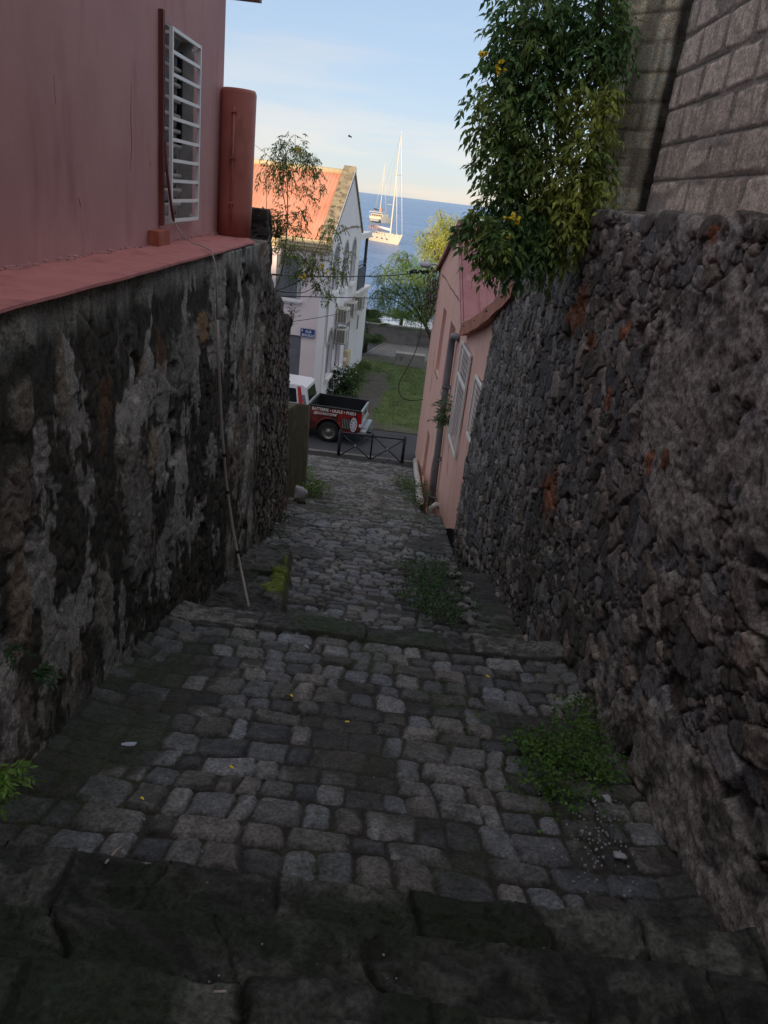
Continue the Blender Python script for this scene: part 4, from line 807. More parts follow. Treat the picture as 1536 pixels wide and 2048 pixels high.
# cab
def yw(z): return hw-.01 if z<1.15 else hw-.01-(z-1.15)*.20
cabp=[(-.84,.50),(-.84,1.25),(-.98,1.86),(-1.10,1.93),(-2.15,1.95),(-2.45,1.90),(-3.15,1.28),(-3.35,1.22),(-4.25,1.05),(-4.42,.95),(-4.48,.55)]+[(x,z) for x,z in [(-3.42+.47*math.cos(a),.40+.47*math.sin(a)) for a in [math.pi-math.pi*i/9 for i in range(10)]]][0:]
poly=[(x,z) for x,z in cabp]
vs=[(x,-yw(z),z) for x,z in poly]+[(x,yw(z),z) for x,z in poly]; n=len(poly); tri=geometry.tessellate_polygon([[Vector((x,z,0)) for x,z in poly]])
b=MB(); b.add(vs,[tuple(t) for t in tri]+[tuple(n+i for i in t)[::-1] for t in tri]+[(i,(i+1)%n,n+(i+1)%n,n+i) for i in range(n)]); cabo=b.build('cab',m_tw,tk)
def quad(pts,m,nm,par,off): 
    b=MB(); o=Vector(off); b.add([Vector(p)+o for p in pts]+[Vector(p) for p in pts],[(0,1,2,3),(7,6,5,4),(0,4,5,1),(1,5,6,2),(2,6,7,3),(3,7,4,0)]); return b.build(nm,m,par)
zz=lambda x:1.25+( -.84-x)/.14*.61
rw=quad([(-.868,-.62,1.36),(-.868,.62,1.36),(-.955,.58,1.76),(-.955,-.58,1.76)],m_wg,'rear_window',tk,(.012,0,.003))
for s_ in (-1,1):
    o=(0,s_*.008,0)
    sd=lambda x,z:(x,s_*(yw(z)),z)
    quad([sd(-1.25,1.32),sd(-1.75,1.30),sd(-1.75,1.80),sd(-1.35,1.80)],m_wg,'side_window',tk,o); quad([sd(-1.85,1.30),sd(-2.95,1.28),sd(-2.45,1.76),sd(-1.85,1.80)],m_wg,'side_window',tk,o)
    quad([sd(-1.02,1.26),sd(-1.18,1.26),sd(-1.30,1.88),sd(-1.18,1.88)],m_red,'red_stripe',tk,o); quad([sd(-1.18,1.26),sd(-1.02,1.26),sd(-1.45,.80),sd(-1.70,.80)],m_red,'red_stripe',tk,o)
    quad([sd(-.90,1.30),sd(-1.0,1.28),sd(-1.14,1.60),sd(-1.0,1.62)],m_shut,'quarter_panel',tk,o)
quad([(-2.50,-.66,1.86),(-2.50,.66,1.86),(-3.12,.74,1.31),(-3.12,-.74,1.31)],m_wg,'windscreen',tk,(-.006,0,.008))
b=MB(); b.box((-4.2,-.75,.35),(1.0,.75,.55)); b.build('chassis',m_black,tk)
for x in (0,-3.42):
    for s_ in (-1,1):
        y=s_*.78; b=MB(); w=.125
        b.lathe([(.25,-w),(.35,-w),(.38,-w+.03),(.385,0),(.38,w-.03),(.35,w),(.25,w)],(x,y,.385),32,ax='y'); wh=b.build('wheel',m_rubber,tk)
        b=MB(); f=s_*1.; b.lathe([(.25,f*w*.95),(.235,f*w*.98),(.215,f*w*.5),(.19,f*w*.35),(.12,f*w*.55),(.075,f*w*.62),(.07,f*w*.9),(0,f*w*.92)],(x,y,.385),32,ax='y'); ri=b.build('rim',m_rim,wh)
        b=MB()
        for k in range(12):
            a=k*math.pi/6; b.lathe([(0,f*(w*.47)),(.018,f*(w*.47))],(x+.162*math.cos(a),y,.385+.162*math.sin(a)),8,ax='y')
        b.split('rim_hole',m_dark,ri)
ys=-hw-.004
text('lettering','BATTERIE • HUILE • PNEU',.155,m_white,tk,(.14,ys,1.20),(R(90),0,0),bold=.003,sx=.93)
text('lettering','@ROADSTONE',.12,m_white,tk,(-.18,ys,1.055),(R(90),0,0),bold=.002,shear=.25)
b=MB(); b.tube([(.50+.03*i,ys-.001,1.05+.028*math.sin(i*2.2)+.002*i) for i in range(13)],.011,5); b.build('red_script_mark',m_tail,tk)
# printed tyre picture on the bed side
b=MB(); b.prism([(.44,.62),(.46,.98),(.94,1.02),(1.0,.60),(.56,.56)],ys-.001,ys+.003,'y'); dt=b.build('printed_tyre',m_rubber,tk)
b=MB()
for k in range(5): b.box((.49+k*.062,ys-.004,.62),(.505+k*.062,ys-.0012,.98))
b.build('printed_tread',m_grey,dt)
def ell(cx,cz,a,c,n=20): return [(cx+a*math.cos(2*math.pi*i/n),cz+c*math.sin(2*math.pi*i/n)) for i in range(n)]
b=MB(); b.prism(ell(.90,.80,.125,.27),ys-.006,ys-.0045,'y',[ell(.90,.80,.10,.225)[::-1]]); 
for k in range(10):
    a=2*math.pi*k/10; ca_,sa_=math.cos(a),math.sin(a); p=(-sa_*.012,ca_*.02); b.prism([(.90+p[0],.80+p[1]),(.90+.105*ca_+p[0]*1.5,.80+.23*sa_+p[1]*1.5),(.90+.105*ca_-p[0]*1.5,.80+.23*sa_-p[1]*1.5),(.90-p[0],.80-p[1])],ys-.006,ys-.0045,'y')
b.build('printed_rim',m_tw,dt)

# ================================================================== BARRIER
ba=atZ(676,917,.12);bb=atZ(803,931,.12); dv=bb-ba; Lb=float(np.hypot(dv[0],dv[1])); br_=empty('barrier',(float(ba[0]),float(ba[1]),.12),math.atan2(dv[1],dv[0]),'black steel street barrier with two crossed panels at the foot of the alley','barrier')
for x in (0,Lb):
    b=MB(); b.lathe([(0,-.1),(.055,-.1),(.055,.98),(.03,1.0),(.035,1.03),(0,1.06)],(x,0,0),12); b.build('post',m_black,br_)
b=MB(); b.lathe([(0,.08),(.028,.08),(.028,.98),(.035,1.01),(0,1.04)],(Lb/2,0,0),10); b.build('post',m_black,br_)
for z in (.93,.09): 
    b=MB(); b.box((.0,-.024,z-.024),(Lb,.024,z+.024)); b.build('rail',m_black,br_)
for k in (0,1):
    x0,x1=k*Lb/2+.02,(k+1)*Lb/2-.02; b=MB(); b.tube([(x0,-.005,.1),(x1,-.005,.92)],.021,6); b.tube([(x0,.018,.92),(x1,.018,.1)],.021,6); cr_=b.build('cross_bars',m_black,br_); b=MB(); b.lathe([(0,-.02),(.04,-.02),(.04,.035),(0,.035)],((x0+x1)/2,0,.51),10,ax='y'); b.build('boss',m_grey,cr_)
# ================================================================== CONCRETE BLOCK ON THE LAWN
bq=MB(); bq.box((-.21,42.35,.0),(1.42,43.0,.70),bev=.03); cbk=bq.build('concrete_block',m_conc); tag(cbk,'pale concrete block with brown painted mark standing on the lawn near the sea wall','concrete block')
text('painted_mark','3',.30,m_wood,cbk,(.12,42.345,.40),(R(90),0,0),bold=.004)
# ================================================================== PIPES at foot of the salmon house
def pipe(pts,r,lab,m=m_pvc,name='pipe',cat='pipe',n=10):
    b=MB(); b.tube(pts,r,n); o=b.build(name,m); tag(o,lab,cat); return o
q0=atZ(822,897,.45);q1=atY(838,1000,20.6);q2=atY(850,1050,17.6)
pipe([(float(xe(Y_))+.0,Y_,float(base_z(np.array([Y_]),np.array([0.]))[0])+.07+.02*math.sin(Y_*1.3)) for Y_ in (25.3,23,21,19,17.2,16.2)],.085,'long pale plastic pipe lying along the edge beside the salmon wall')
e=onp(862,1016,.2); pp=pipe([e+np.array([0,0,-.5]),e,e+np.array([.10,.06,.07]),e+np.array([.25,.1,.02])],.075,'short white elbow pipe at the base of the grey drainpipe')
# ================================================================== STREET LAMP on the house corner
lc=atY(851,530,26.9); sl=empty('street_lamp',tuple(lc),0,'grey street lamp fixed at the far corner of the salmon house','street lamp')
b=MB(); b.lathe([(0,-.10),(.12,-.09),(.19,-.02),(.19,.03),(.12,.10),(0,.14)],(0,0,0),20); b.build('lamp_head',m_surr,sl); b=MB(); b.tube([(.12,0,.05),(.35,.03,.06),(.52,.05,-.05)],.035,8); b.build('bracket_arm',m_grey,sl)
# cables
def cable(pts,r,lab):
    b=MB(); b.tube(pts,r,6); o=b.build('cable',m_cable); return tag(o,lab,'cable')
def sag(A,B,n,s): A=np.array(A);B=np.array(B); return [A+(B-A)*t-np.array([0,0,s*4*t*(1-t)]) for t in np.linspace(0,1,n)]
c1=cable(sag(atY(545,549,14),atY(725,552,26.6),14,.03)+sag(atY(725,552,26.6),atY(858,541,26.9),12,.06)[1:],.017,'thick black overhead cable ending in a bundle at the street lamp')
b=MB()
for k in range(60):
    a_=atY(random.uniform(815,858),random.uniform(540,546),26.85); b.tube([a_,a_+RNG.normal(0,.035,3)],.02,5)
b.build('cable_bundle',m_cable,c1)
cable(sag(atY(560,592,14),atY(870,596,26.8),16,.02),.010,'straight thin overhead cable below the thick one, running to the salmon house')
cable(sag(atY(585,643,22),atY(728,615,34),14,.05),.010,'lowest thin overhead cable rising across the white building')
cable(sag(atY(728,552,31),atY(835,560,40),14,.05),.010,'thin overhead cable behind the thick one, over the water')
lp=[atY(x,y,26.6) for x,y in ((866,600),(846,612),(838,625),(843,640),(841,665),(832,700),(815,735),(799,765),(799,785),(806,796),(822,801),(846,799),(850,798))]
sm=[]
for i in range(len(lp)-1):
    p_=lp[max(i-1,0)];a_=lp[i];b_=lp[i+1];d_=lp[min(i+2,len(lp)-1)]
    for t_ in np.linspace(0,1,6,endpoint=False): sm.append(.5*((2*a_)+(-p_+b_)*t_+(2*p_-5*a_+4*b_-d_)*t_**2+(-p_+3*a_-3*b_+d_)*t_**3))
cable(sm+[lp[-1]],.014,'loose black cable hanging in a big loop from the corner of the salmon house')

# ================================================================== BOATS
sb_o=np.array([-6.3,188.5,SEA]); bowp=np.array([-2.45,184.4]); stp=np.array([-10.5,193.2]); dd_=stp-bowp; Lh=float(np.hypot(*dd_)); sb=empty('sailboat',(float(bowp[0]),float(bowp[1]),SEA),math.atan2(dd_[1],dd_[0]),'larger white sailing yacht with tall mast anchored in front, lit warm by the sun','sailboat')
# local x from bow (0) to stern (Lh)
def hull(b,L,B,fb,fbow,cx=0,cy=0,draft=.3,n=16,tr=.75):
    V=[];m=7
    for i in range(n+1):
        s=i/n; w=B/2*min(1,(math.sin(min(s*1.25,1)*math.pi/2)**.8))*(1 if s<.7 else 1-(1-tr)*((s-.7)/.3)**2); w=max(w,.02); top=fbow+(fb-fbow)*s; rake=.9*(1-s)**2*0
        for k in range(m):
            a=k/(m-1)*2-1; y=w*math.copysign(abs(a)**.75,a); z=top if abs(a)==1 else (-draft*(1-abs(a)**2)*min(1,s*4+.1)); 
            xx=cx+s*L+(.10*L*(1-s)**3 if abs(a)<1 else 0); V.append((xx,cy+y*(1 if abs(a)==1 else .93),z))
    F=[(i*m+k,i*m+k+1,(i+1)*m+k+1,(i+1)*m+k) for i in range(n) for k in range(m-1)]+[tuple(n*m+k for k in range(m))]
    b.add(V,F); b.add([V[i*m] for i in range(n+1)]+[V[i*m+m-1] for i in range(n+1)],[(i,i+1,n+2+i,n+1+i) for i in range(n)])
b=MB(); hull(b,Lh,4.1,1.55,2.25); hl=b.build('hull',m_boat,sb)
b=MB(); b.add([],[]); 
for i in range(4): b.box((3.2+i*1.7,1.7,.9),(3.6+i*1.7,1.95,1.05))
b.split('porthole',m_boatw,hl)
b=MB(); b.box((4.2,-1.1,1.5),(8.6,1.1,2.15),bev=.25); dk=b.build('cabin',m_boat,sb); b=MB()
for i in range(4): b.box((4.8+i*.9,1.07,1.75),(5.4+i*.9,1.115,1.98))
b.split('cabin_window',m_boatw,dk)
b=MB()
for i in range(5):
    a=i/4; b.tube([(8.0+a*3.0,-1.35,1.6),(7.9+a*3.1,-1.2,3.0+.25*math.sin(a*3.1)),(7.9+a*3.1,1.2,3.0+.25*math.sin(a*3.1)),(8.0+a*3.0,1.35,1.6)],.05,6)
b.add([(7.6,-1.3,2.9),(9,-1.25,3.35),(11.2,-1.25,3.15),(11.2,1.25,3.15),(9,1.25,3.35),(7.6,1.3,2.9)],[(0,1,4,5),(1,2,3,4)]); b.build('sprayhood',m_bimini,sb)
MX=4.3; lean=-.055
b=MB(); b.lathe([(.17,1.4),(.16,10),(.11,20),(.06,23.4),(0,23.45)],(0,0,0),10); mst=b.build('mast',m_boat,sb); mst.location=(MX,0,0)
mw=sb.matrix_world
b=MB(); b.tube([(MX,0,23.2),(.15,0,1.9)],.10,6); b.tube([(MX,0,14.8),(2.0,0,1.8)],.085,6); b.build('furled_sail',m_tw,sb)
b=MB(); b.tube([(MX+.1,0,2.9),(MX+5.2,0,3.2)],.28,8); b.build('boom',m_tw,sb)
b=MB()
for z_,w_ in ((8.2,1.7),(14.5,1.35)): b.tube([(MX,-w_,z_+.1),(MX,0,z_),(MX,w_,z_+.1)],.05,5)
sp=b.build('spreaders',m_boat,sb); b=MB()
for s_ in (-1,1): b.tube([(MX,s_*1.8,1.5),(MX,s_*1.7,8.3),(MX,s_*1.35,14.6),(MX,0,22.8)],.018,4)
b.tube([(MX,0,23.3),(Lh-.2,0,1.5)],.018,4); b.build('rigging',m_grey,sb)
b=MB()
for s_ in (-1,1):
    for i in range(10): x=.4+i*1.2; b.tube([(x,s_*min(1.85,.5+x*.4),1.5),(x,s_*min(1.85,.5+x*.4),2.3)],.02,4)
    b.tube([(.4+i*1.2,s_*min(1.85,.5+(.4+i*1.2)*.4),2.3) for i in range(10)],.015,4)
b.tube([(Lh-.4,-.5,1.3),(Lh-.3,-.5,4.1)],.04,5); b.build('guard_rail',m_silver,sb)
ct=empty('catamaran',(-15.0,318,SEA),R(-22),'smaller looking catamaran with single mast anchored behind the larger yacht','catamaran')
for s_ in (-1,1):
    b=MB(); hull(b,11,1.6,1.9,2.3,-2,0,.3); o=b.build('hull',m_boat,ct); o.rotation_euler=(0,0,R(90)); o.location=(s_*2.55,0,0)
b=MB(); b.box((-2.6,-1,1.2),(2.6,7.5,2.0),bev=.1); br2=b.build('bridge_deck',m_boat,ct); b=MB(); b.box((-1.8,-2.02,.35),(1.8,-1,1.2)); b.build('tender',m_grey,ct)
b=MB(); b.box((-2.5,0,2.0),(2.5,5.5,3.1),bev=.3); cc=b.build('cabin',m_boat,ct); b=MB()
for i in range(5): b.box((-2.1+i*.9,-.02,2.25),(-1.4+i*.9,.03,2.8))
b.split('cabin_window',m_boatw,cc); b=MB(); b.box((-2.7,-1.5,3.6),(2.7,3,3.8),bev=.08); b.tube([(-2.5,-1.3,2),(-2.5,-1.3,3.6)],.05,5); b.tube([(2.5,-1.3,2),(2.5,-1.3,3.6)],.05,5); b.build('hardtop',m_boat,ct)
b=MB(); b.lathe([(.16,2),(.13,12),(.07,21),(0,21.1)],(-.2,3,0),8); b.build('mast',m_boat,ct); b=MB(); b.tube([(-.2,2.6,4.4),(-.2,-2.6,4.8)],.25,7); b.build('boom',m_boatw,ct)
b=MB()
for s_ in (-1,1): b.tube([(-.2,3,20),(s_*2.8,3,2)],.05,4)
b.tube([(-.2,3,20),(-.2,9,2)],.05,4); b.build('rigging',m_boat,ct)
b=MB(); b.box((1.2,-1.2,4.0),(2.3,-.2,5.2),bev=.1); b.build('radar_arch',m_bimini,ct)
# ================================================================== BIRD
bp_=atY(700,273,30); bd=empty('bird',tuple(bp_),R(30),'small dark bird flying above the sea horizon','bird')
b=MB(); b.lathe([(0,-.13),(.03,-.09),(.045,0),(.03,.08),(.012,.12),(0,.14)],(0,0,0),8,ax='x'); b.add([(.0,.02,.01),(.08,.02,.0),(.05,.16,.10),(-.02,.30,.06),(-.03,.15,.08)],[(0,1,2,3,4)]); b.add([(.0,-.02,.01),(.08,-.02,.0),(.05,-.14,-.04),(-.02,-.26,-.10),(-.03,-.13,-.03)],[(0,1,2,3,4)]); b.add([(-.12,-.02,0),(-.12,.02,0),(-.2,.03,0),(-.2,-.03,0)],[(0,1,2,3)]); b.build('body',m_black,bd); bd.scale=(.6,.6,.6)
# ================================================================== FOLIAGE
def unit(v): return v/np.maximum(np.linalg.norm(v,axis=-1,keepdims=True),1e-9)
def pinnate(P,D,L,npair,ll,lw,col,droop=.5,spread=.85,fall=.35,jit=.25):
    n=len(P); D=unit(D); up=np.array([0,0,1.])[None]; Sd=unit(np.cross(D,up)+1e-4); Sd=unit(Sd+RNG.normal(0,.3,(n,3))); Vs=[];Cs=[]
    items=[(.30+.62*k/max(npair-1,1),sg_,.8+.3*math.sin((k+.5)/npair*math.pi)) for k in range(npair) for sg_ in (-1,1)]+[(1.,0,1.15)]
    for s,sg_,k in items:
        B=P+D*(s*L)[:,None]-up*(droop*s*s*L)[:,None]
        T=unit(D*(1-.45*abs(sg_)) + Sd*sg_*spread - up*(fall+droop*s*.6) + RNG.normal(0,jit,(n,3)))
        lng=(ll*k*RNG.uniform(.75,1.2,n))[:,None]; W=unit(np.cross(T,unit(up+RNG.normal(0,.45,(n,3))))) ; Nn=unit(np.cross(W,T)); w=lw*k*RNG.uniform(.8,1.15,n)[:,None]
        b=B;l=B+T*lng*.42-W*w+Nn*w*.35;r=B+T*lng*.42+W*w+Nn*w*.35;t=B+T*lng-Nn*lng*.12;c=B+T*lng*.5
        Vs.append(np.stack([b,l,t,r,c],1)); Cs.append(np.repeat((col*RNG.uniform(.75,1.25,(n,1)))[:,None],5,1))
    V=np.concatenate(Vs).reshape(-1,3); C=np.concatenate(Cs).reshape(-1,3); m=len(V)//5; i=np.arange(m)[:,None]*5
    F=np.concatenate([i+np.array([[0,4,2,1]]),i+np.array([[0,3,2,4]])]); return V,F,C
def sample(lobes,n,surf=.5,squash=1.):
    wts=np.array([l[4] if len(l)>4 else l[3]**2 for l in lobes],float); wts/=wts.sum(); k=RNG.choice(len(lobes),n,p=wts); P=[];D=[]
    Cn=np.array([l[:3] for l in lobes])[k]; r=np.array([l[3] for l in lobes])[k]; d=unit(RNG.normal(0,1,(n,3))); rad=RNG.random(n)**surf
    return Cn+d*(rad*r)[:,None]*np.array([1,1,squash]),d,k
def px_lobes(lst,scale):  # (px,py,Y,rpx[,w]) -> world
    o=[]
    for l in lst:
        c=atY(l[0],l[1],l[2]); dist=(c-CAM)@FW; r=l[3]/1538*dist; o.append((*c,r,r*r*(l[4] if len(l)>4 else 1)))
    return o
def flowers(name,pts,parent,r=.022,n=7,spread=.05):
    b=MB()
    for p in pts:
        for _ in range(n):
            q=Vector(p)+Vector(RNG.normal(0,spread,3)); ax=Vector(RNG.normal(0,1,3)+[0,-.6,-.2]).normalized(); rot=ax.to_track_quat('Z','Y').to_matrix().to_4x4(); rot.translation=q
            vs=[Vector((0,0,0))]; 
            for i in range(10): a=i*math.pi/5; rr=r*(1.25 if i%2==0 else .75); vs.append(Vector((rr*math.cos(a),rr*math.sin(a),r*1.6)))
            vs=[rot@v for v in vs]; b.add(vs,[(0,i,i%10+1) for i in range(1,11)])
    return b.build(name,m_flower,parent,fix=False)
def stems(name,paths,m,parent):
    b=MB()
    for pts,r0,r1 in paths:
        pts=[np.array(p,float) for p in pts]; q=[]
        for i in range(len(pts)-1):
            p_=pts[max(i-1,0)];a_=pts[i];b_=pts[i+1];d_=pts[min(i+2,len(pts)-1)]
            for t_ in np.linspace(0,1,4,endpoint=False): q.append(.5*((2*a_)+(-p_+b_)*t_+(2*p_-5*a_+4*b_-d_)*t_**2+(-p_+3*a_-3*b_+d_)*t_**3))
        q.append(pts[-1]); b.tube(q,list(np.linspace(r0,r1,len(q))),6)
    return b.build(name,m,parent)
def plant(name,label,cat,root,lobes,n,npair,L,ll,lw,colf,stm=None,droop=.5,fall=.35,surf=.45,out=1.,down=.3,fl=None,smat=None,twigs=60,group=None,squash=1.,spread=.85,flr=.022,fls=.05):
    o=empty(name,tuple(root),0,label,cat,group); P,d,k=sample(lobes,n,surf,squash); D=d*out+RNG.normal(0,.5,(n,3))+np.array([0,0,-down])
    C=colf(P,k); Ls=L*RNG.uniform(.7,1.2,n); V,F,Cc=pinnate(P-unit(D)*Ls[:,None]*.4,D,Ls,npair,ll,lw,C,droop=droop,fall=fall,spread=spread)
    npmesh('foliage',V-np.array(root),F,m_leaf,o,Cc,smooth=False)
    paths=[([np.array(p)-np.array(root) for p in pts],a,b_) for pts,a,b_ in (stm or [])]
    cs=np.array([l[:3] for l in lobes])
    for i in RNG.choice(n,min(twigs,n),replace=False): 
        c=cs[k[i]]; paths.append(([c-root,(c+P[i])/2-root+RNG.normal(0,.02,3)*L*5,P[i]-root],.004+L*.012,.002))
    if paths: stems('stem',paths,smat or m_stem,o)
    for p_f in (fl or []): flowers('flower_cluster',[np.array(p_f)-root],o,r=flr,spread=fls)
    return o
def colmix(a,b,f): 
    a=np.array(a);b=np.array(b)
    return lambda P,k: mix(a[None],b[None],np.clip(f(P,k),0,1)[:,None])*RNG.uniform(.8,1.25,(len(P),1))
# --- big yellow flowering shrub on the right wall
YB=7.9
SH=[(1015,150,7.9,66,.7),(995,230,7.8,58,.65),(972,190,7.7,33,.6),(1075,40,8.1,85),(1030,60,8.0,50),(1195,20,8.1,70),(1160,90,8.0,55),(1065,140,8.0,75),(1050,250,7.9,85),(1185,190,7.7,60),(1200,110,7.8,55),(1010,320,7.8,55),(1070,340,7.9,70),(1180,290,7.6,50),(1150,350,7.6,60),(1195,370,7.5,35),(1050,420,7.7,65),(1120,440,7.6,65),(1000,400,7.7,38),(1060,485,7.5,52),(1020,500,7.4,35),(1100,492,7.5,42),(960,455,7.2,28,1.6),(985,490,7.2,34,1.3),(975,515,7.2,12,1.0),(945,430,7.2,16,2),(1150,455,7.5,40),(1000,460,7.4,40),(1230,60,7.9,40),(1100,-60,8.1,120,.3),(1210,-40,8.0,80,.3),(1040,535,7.3,14),(1205,245,7.6,30),(1130,240,8.3,45),(1125,160,8.3,35)]
lb=px_lobes(SH,1); yel=atY(1175,330,7.6)
def cf(P,k):
    w=np.exp(-((P-yel[None])**2@np.array([3.2,0.4,1.6])))*.95; t=fbm(P[:,0]*2.5+P[:,1],P[:,2]*2.5,7); w=np.clip(w*.72+(t-.58)*1.3+RNG.normal(0,.12,len(P)),0,1)
    return mix(np.array([.10,.19,.060])[None],np.array([.48,.50,.10])[None],w[:,None])*RNG.uniform(.75,1.3,(len(P),1))
rt=atY(1160,440,7.7)
st_=[([rt,atY(1140,330,7.9),atY(1110,180,8.0),atY(1090,20,8.1),atY(1080,-100,8.1)],.030,.012),([rt,atY(1180,300,7.7),atY(1195,120,7.9),atY(1210,-60,8)],.026,.010),([rt,atY(1100,360,7.8),atY(1040,250,7.9),atY(1000,140,7.9)],.022,.008),([rt,atY(1080,450,7.6),atY(1000,470,7.4),atY(940,430,7.3)],.014,.005),([rt,atY(1110,480,7.6),atY(1060,530,7.4)],.014,.006),([atY(1225,395,7.6),atY(1212,350,7.6),atY(1192,290,7.6)],.010,.005)]
fpx=[(965,108),(1000,135),(1022,430),(1036,442),(942,428),(968,468),(978,460),(940,478),(1008,490)]
plant('flowering_shrub','large dark green shrub with yellow flowers hanging over the right stone wall','shrub',rt,lb,2700,3,.19,.085,.0155,cf,st_,droop=.55,fall=.45,surf=.42,down=.45,fl=[atY(x,y,7.25) for x,y in fpx],twigs=160,flr=.017,fls=.02)
# hanging seed pods
sp_=bpy.data.objects['flowering_shrub']; b=MB()
for k in range(9):
    p=atY(1064+RNG.normal(0,3),80,7.5); q=p+np.array([RNG.normal(0,.07),0,-RNG.uniform(.12,.26)]); b.tube([p-rt,(p+q)/2+np.array([(q-p)[0]*.35,0,.03])-rt,q-rt],.004,5)
b.split('seed_pod',leafmat('pod_green',(.18,.24,.06),(.22,.28,.08)),sp_)
# --- slender shrub growing from the ruined wall on the left
SL=[(590,298,11.4,34),(556,318,11.3,32),(532,345,11.2,22),(618,322,11.4,28),(640,345,11.4,14),(570,280,11.4,16),(575,345,11.4,24),(610,372,11.4,16),(622,395,11.4,15),(645,368,11.4,10),(605,425,11.3,16),(562,375,11.3,10),(560,445,11.2,18),(540,430,11.0,14),(603,460,11.2,18),(665,455,11.2,24),(655,480,11.2,18),(580,500,11.1,24),(610,520,11.1,26),(640,520,11.1,22),(690,520,11.2,16),(668,545,11.2,18),(620,545,11.1,24),(640,575,11.1,18),(665,590,11.1,13),(590,545,11.1,16),(560,490,11.0,16),(690,545,11.2,12),(700,505,11.2,9)]
rt2=atY(549,582,11.0)
st2=[([rt2,atY(566,530,11.2),atY(575,440,11.3),atY(574,360,11.4),atY(572,310,11.4)],.013,.004),([atY(575,440,11.3),atY(566,385,11.3),atY(556,330,11.3)],.008,.003),([atY(568,350,11.3),atY(540,315,11.3),atY(510,290,11.3)],.005,.002),([rt2,atY(600,560,11.1),atY(628,510,11.1),atY(650,465,11.2)],.009,.003),([rt2,atY(575,585,11),atY(610,584,11),atY(640,565,11.1),atY(668,545,11.2)],.008,.003),([atY(600,560,11.1),atY(640,570,11.1),atY(665,595,11.1)],.004,.002),([atY(574,380,11.4),atY(600,395,11.4),atY(615,420,11.3)],.004,.002),([atY(536,560,10.6),atY(530,490,10.6),atY(533,410,10.6),atY(533,352,10.6)],.009,.002)]
plant('slender_shrub','slender airy shrub with narrow leaves growing from the ruined wall on the left','shrub',rt2,px_lobes(SL,1),640,4,.13,.056,.0075,colmix([.10,.15,.045],[.26,.30,.08],lambda P,k:fbm(P[:,0]*3,P[:,2]*3,17)*1.6-.45),st2,droop=.6,fall=.6,surf=.5,down=.35,fl=[atY(x,y,10.9) for x,y in ((608,552),(652,548),(644,533),(598,300))],twigs=120,flr=.014,fls=.02)
# spiky small leaves of the bare stem, small dry plant on the broken top
def tuft(name,label,cat,pos,r,h,n,col,ll=.05,lw=.012,npair=2,L=.08,group=None,up=.9,colb=None):
    pos=np.array(pos,float); P=pos+np.stack([RNG.normal(0,r*.5,n),RNG.normal(0,r*.5,n),RNG.random(n)**1.3*h],-1); D=unit(np.stack([RNG.normal(0,1,n),RNG.normal(0,1,n),np.abs(RNG.normal(up,.4,n))],-1))
    t=RNG.random(n)[:,None]; C=mix(np.array(col)[None],np.array(colb or [c*1.6 for c in col])[None],t)
    V,F,Cc=pinnate(P,D,L*RNG.uniform(.6,1.2,n),npair,ll,lw,C,droop=.3,fall=.1); o=empty(name,tuple(pos),0,label,cat,group); npmesh('foliage',V-pos,F,m_leaf,o,Cc,smooth=False)
    paths=[([np.array([RNG.normal(0,r*.15),RNG.normal(0,r*.15),-.02]),(P[i]-pos)*.6,P[i]-pos],.003,.0015) for i in RNG.choice(n,min(n,40),replace=False)]; stems('stem',paths,m_stem,o); return o
tuft('dry_plant','small dry upright plant on the broken top of the ruined wall','plant',atY(582,650,11.2),.06,.25,26,(.05,.04,.02),.04,.008)
tuft('wall_plant','small leafy plant on the shoulder of the ruined wall beside the red column','plant',atY(555,472,9.6),.16,.30,70,(.06,.08,.025),.05,.009)
def zfl(X,Y): return float(base_z(np.array([Y]),np.array([X]))[0])
def gpos(px,py,dz=.03):
    Y=np.arange(1.,25,.02); d=ray(px,py); P=CAM[None]+d[None]*(Y/d[1])[:,None]; bz=base_z(Y,P[:,0]); i=np.argmax(P[:,2]<bz+dz); return P[i]
def carpet(name,label,pxs,n,h,col,L=.05,ll=.022,lw=.010,r=.12,colb=None,cat='weeds'):
    cs=[gpos(x,y) for x,y in pxs]; root=np.mean(cs,0); k=RNG.integers(0,len(cs),n); P=np.array(cs)[k]+np.stack([RNG.normal(0,r,n),RNG.normal(0,r,n),RNG.random(n)**.8*h],-1)
    D=unit(np.stack([RNG.normal(0,1,n),RNG.normal(0,1,n),np.abs(RNG.normal(.5,.4,n))],-1)); t=RNG.random(n)[:,None]
    C=mix(np.array(col)[None],np.array(colb or [c*1.7 for c in col])[None],t); V,F,Cc=pinnate(P,D,L*RNG.uniform(.6,1.3,n),1,ll,lw,C,droop=.1,fall=-.1,jit=.4); o=empty(name,tuple(root),0,label,cat); npmesh('foliage',V-root,F,m_leaf,o,Cc,smooth=False)
    paths=[([P[i]-root-np.array([RNG.normal(0,.05),RNG.normal(0,.05),P[i][2]-cs[k[i]][2]+.05]),P[i]-root],.003,.0015) for i in RNG.choice(n,80,replace=False)]; stems('stem',paths,m_stem,o); return o
carpet('weed_patch','bright green weed patch in the foreground against the right stone wall',[(1045,1500),(1070,1520),(1110,1505),(1150,1500),(1190,1500),(1160,1465),(1160,1430),(1130,1530),(1180,1540),(1120,1590),(1105,1605),(1200,1560),(1090,1540)],850,.09,(.060,.13,.022),r=.085,colb=(.11,.22,.045))
carpet('weed_patch','dark green weeds below the kerb beside the pale rubble',[(830,1150),(850,1180),(870,1200),(850,1220),(900,1235),(880,1170),(830,1200),(880,1245),(870,1140)],780,.17,(.035,.08,.022),r=.14,colb=(.07,.15,.04),L=.06,ll=.03,lw=.011)
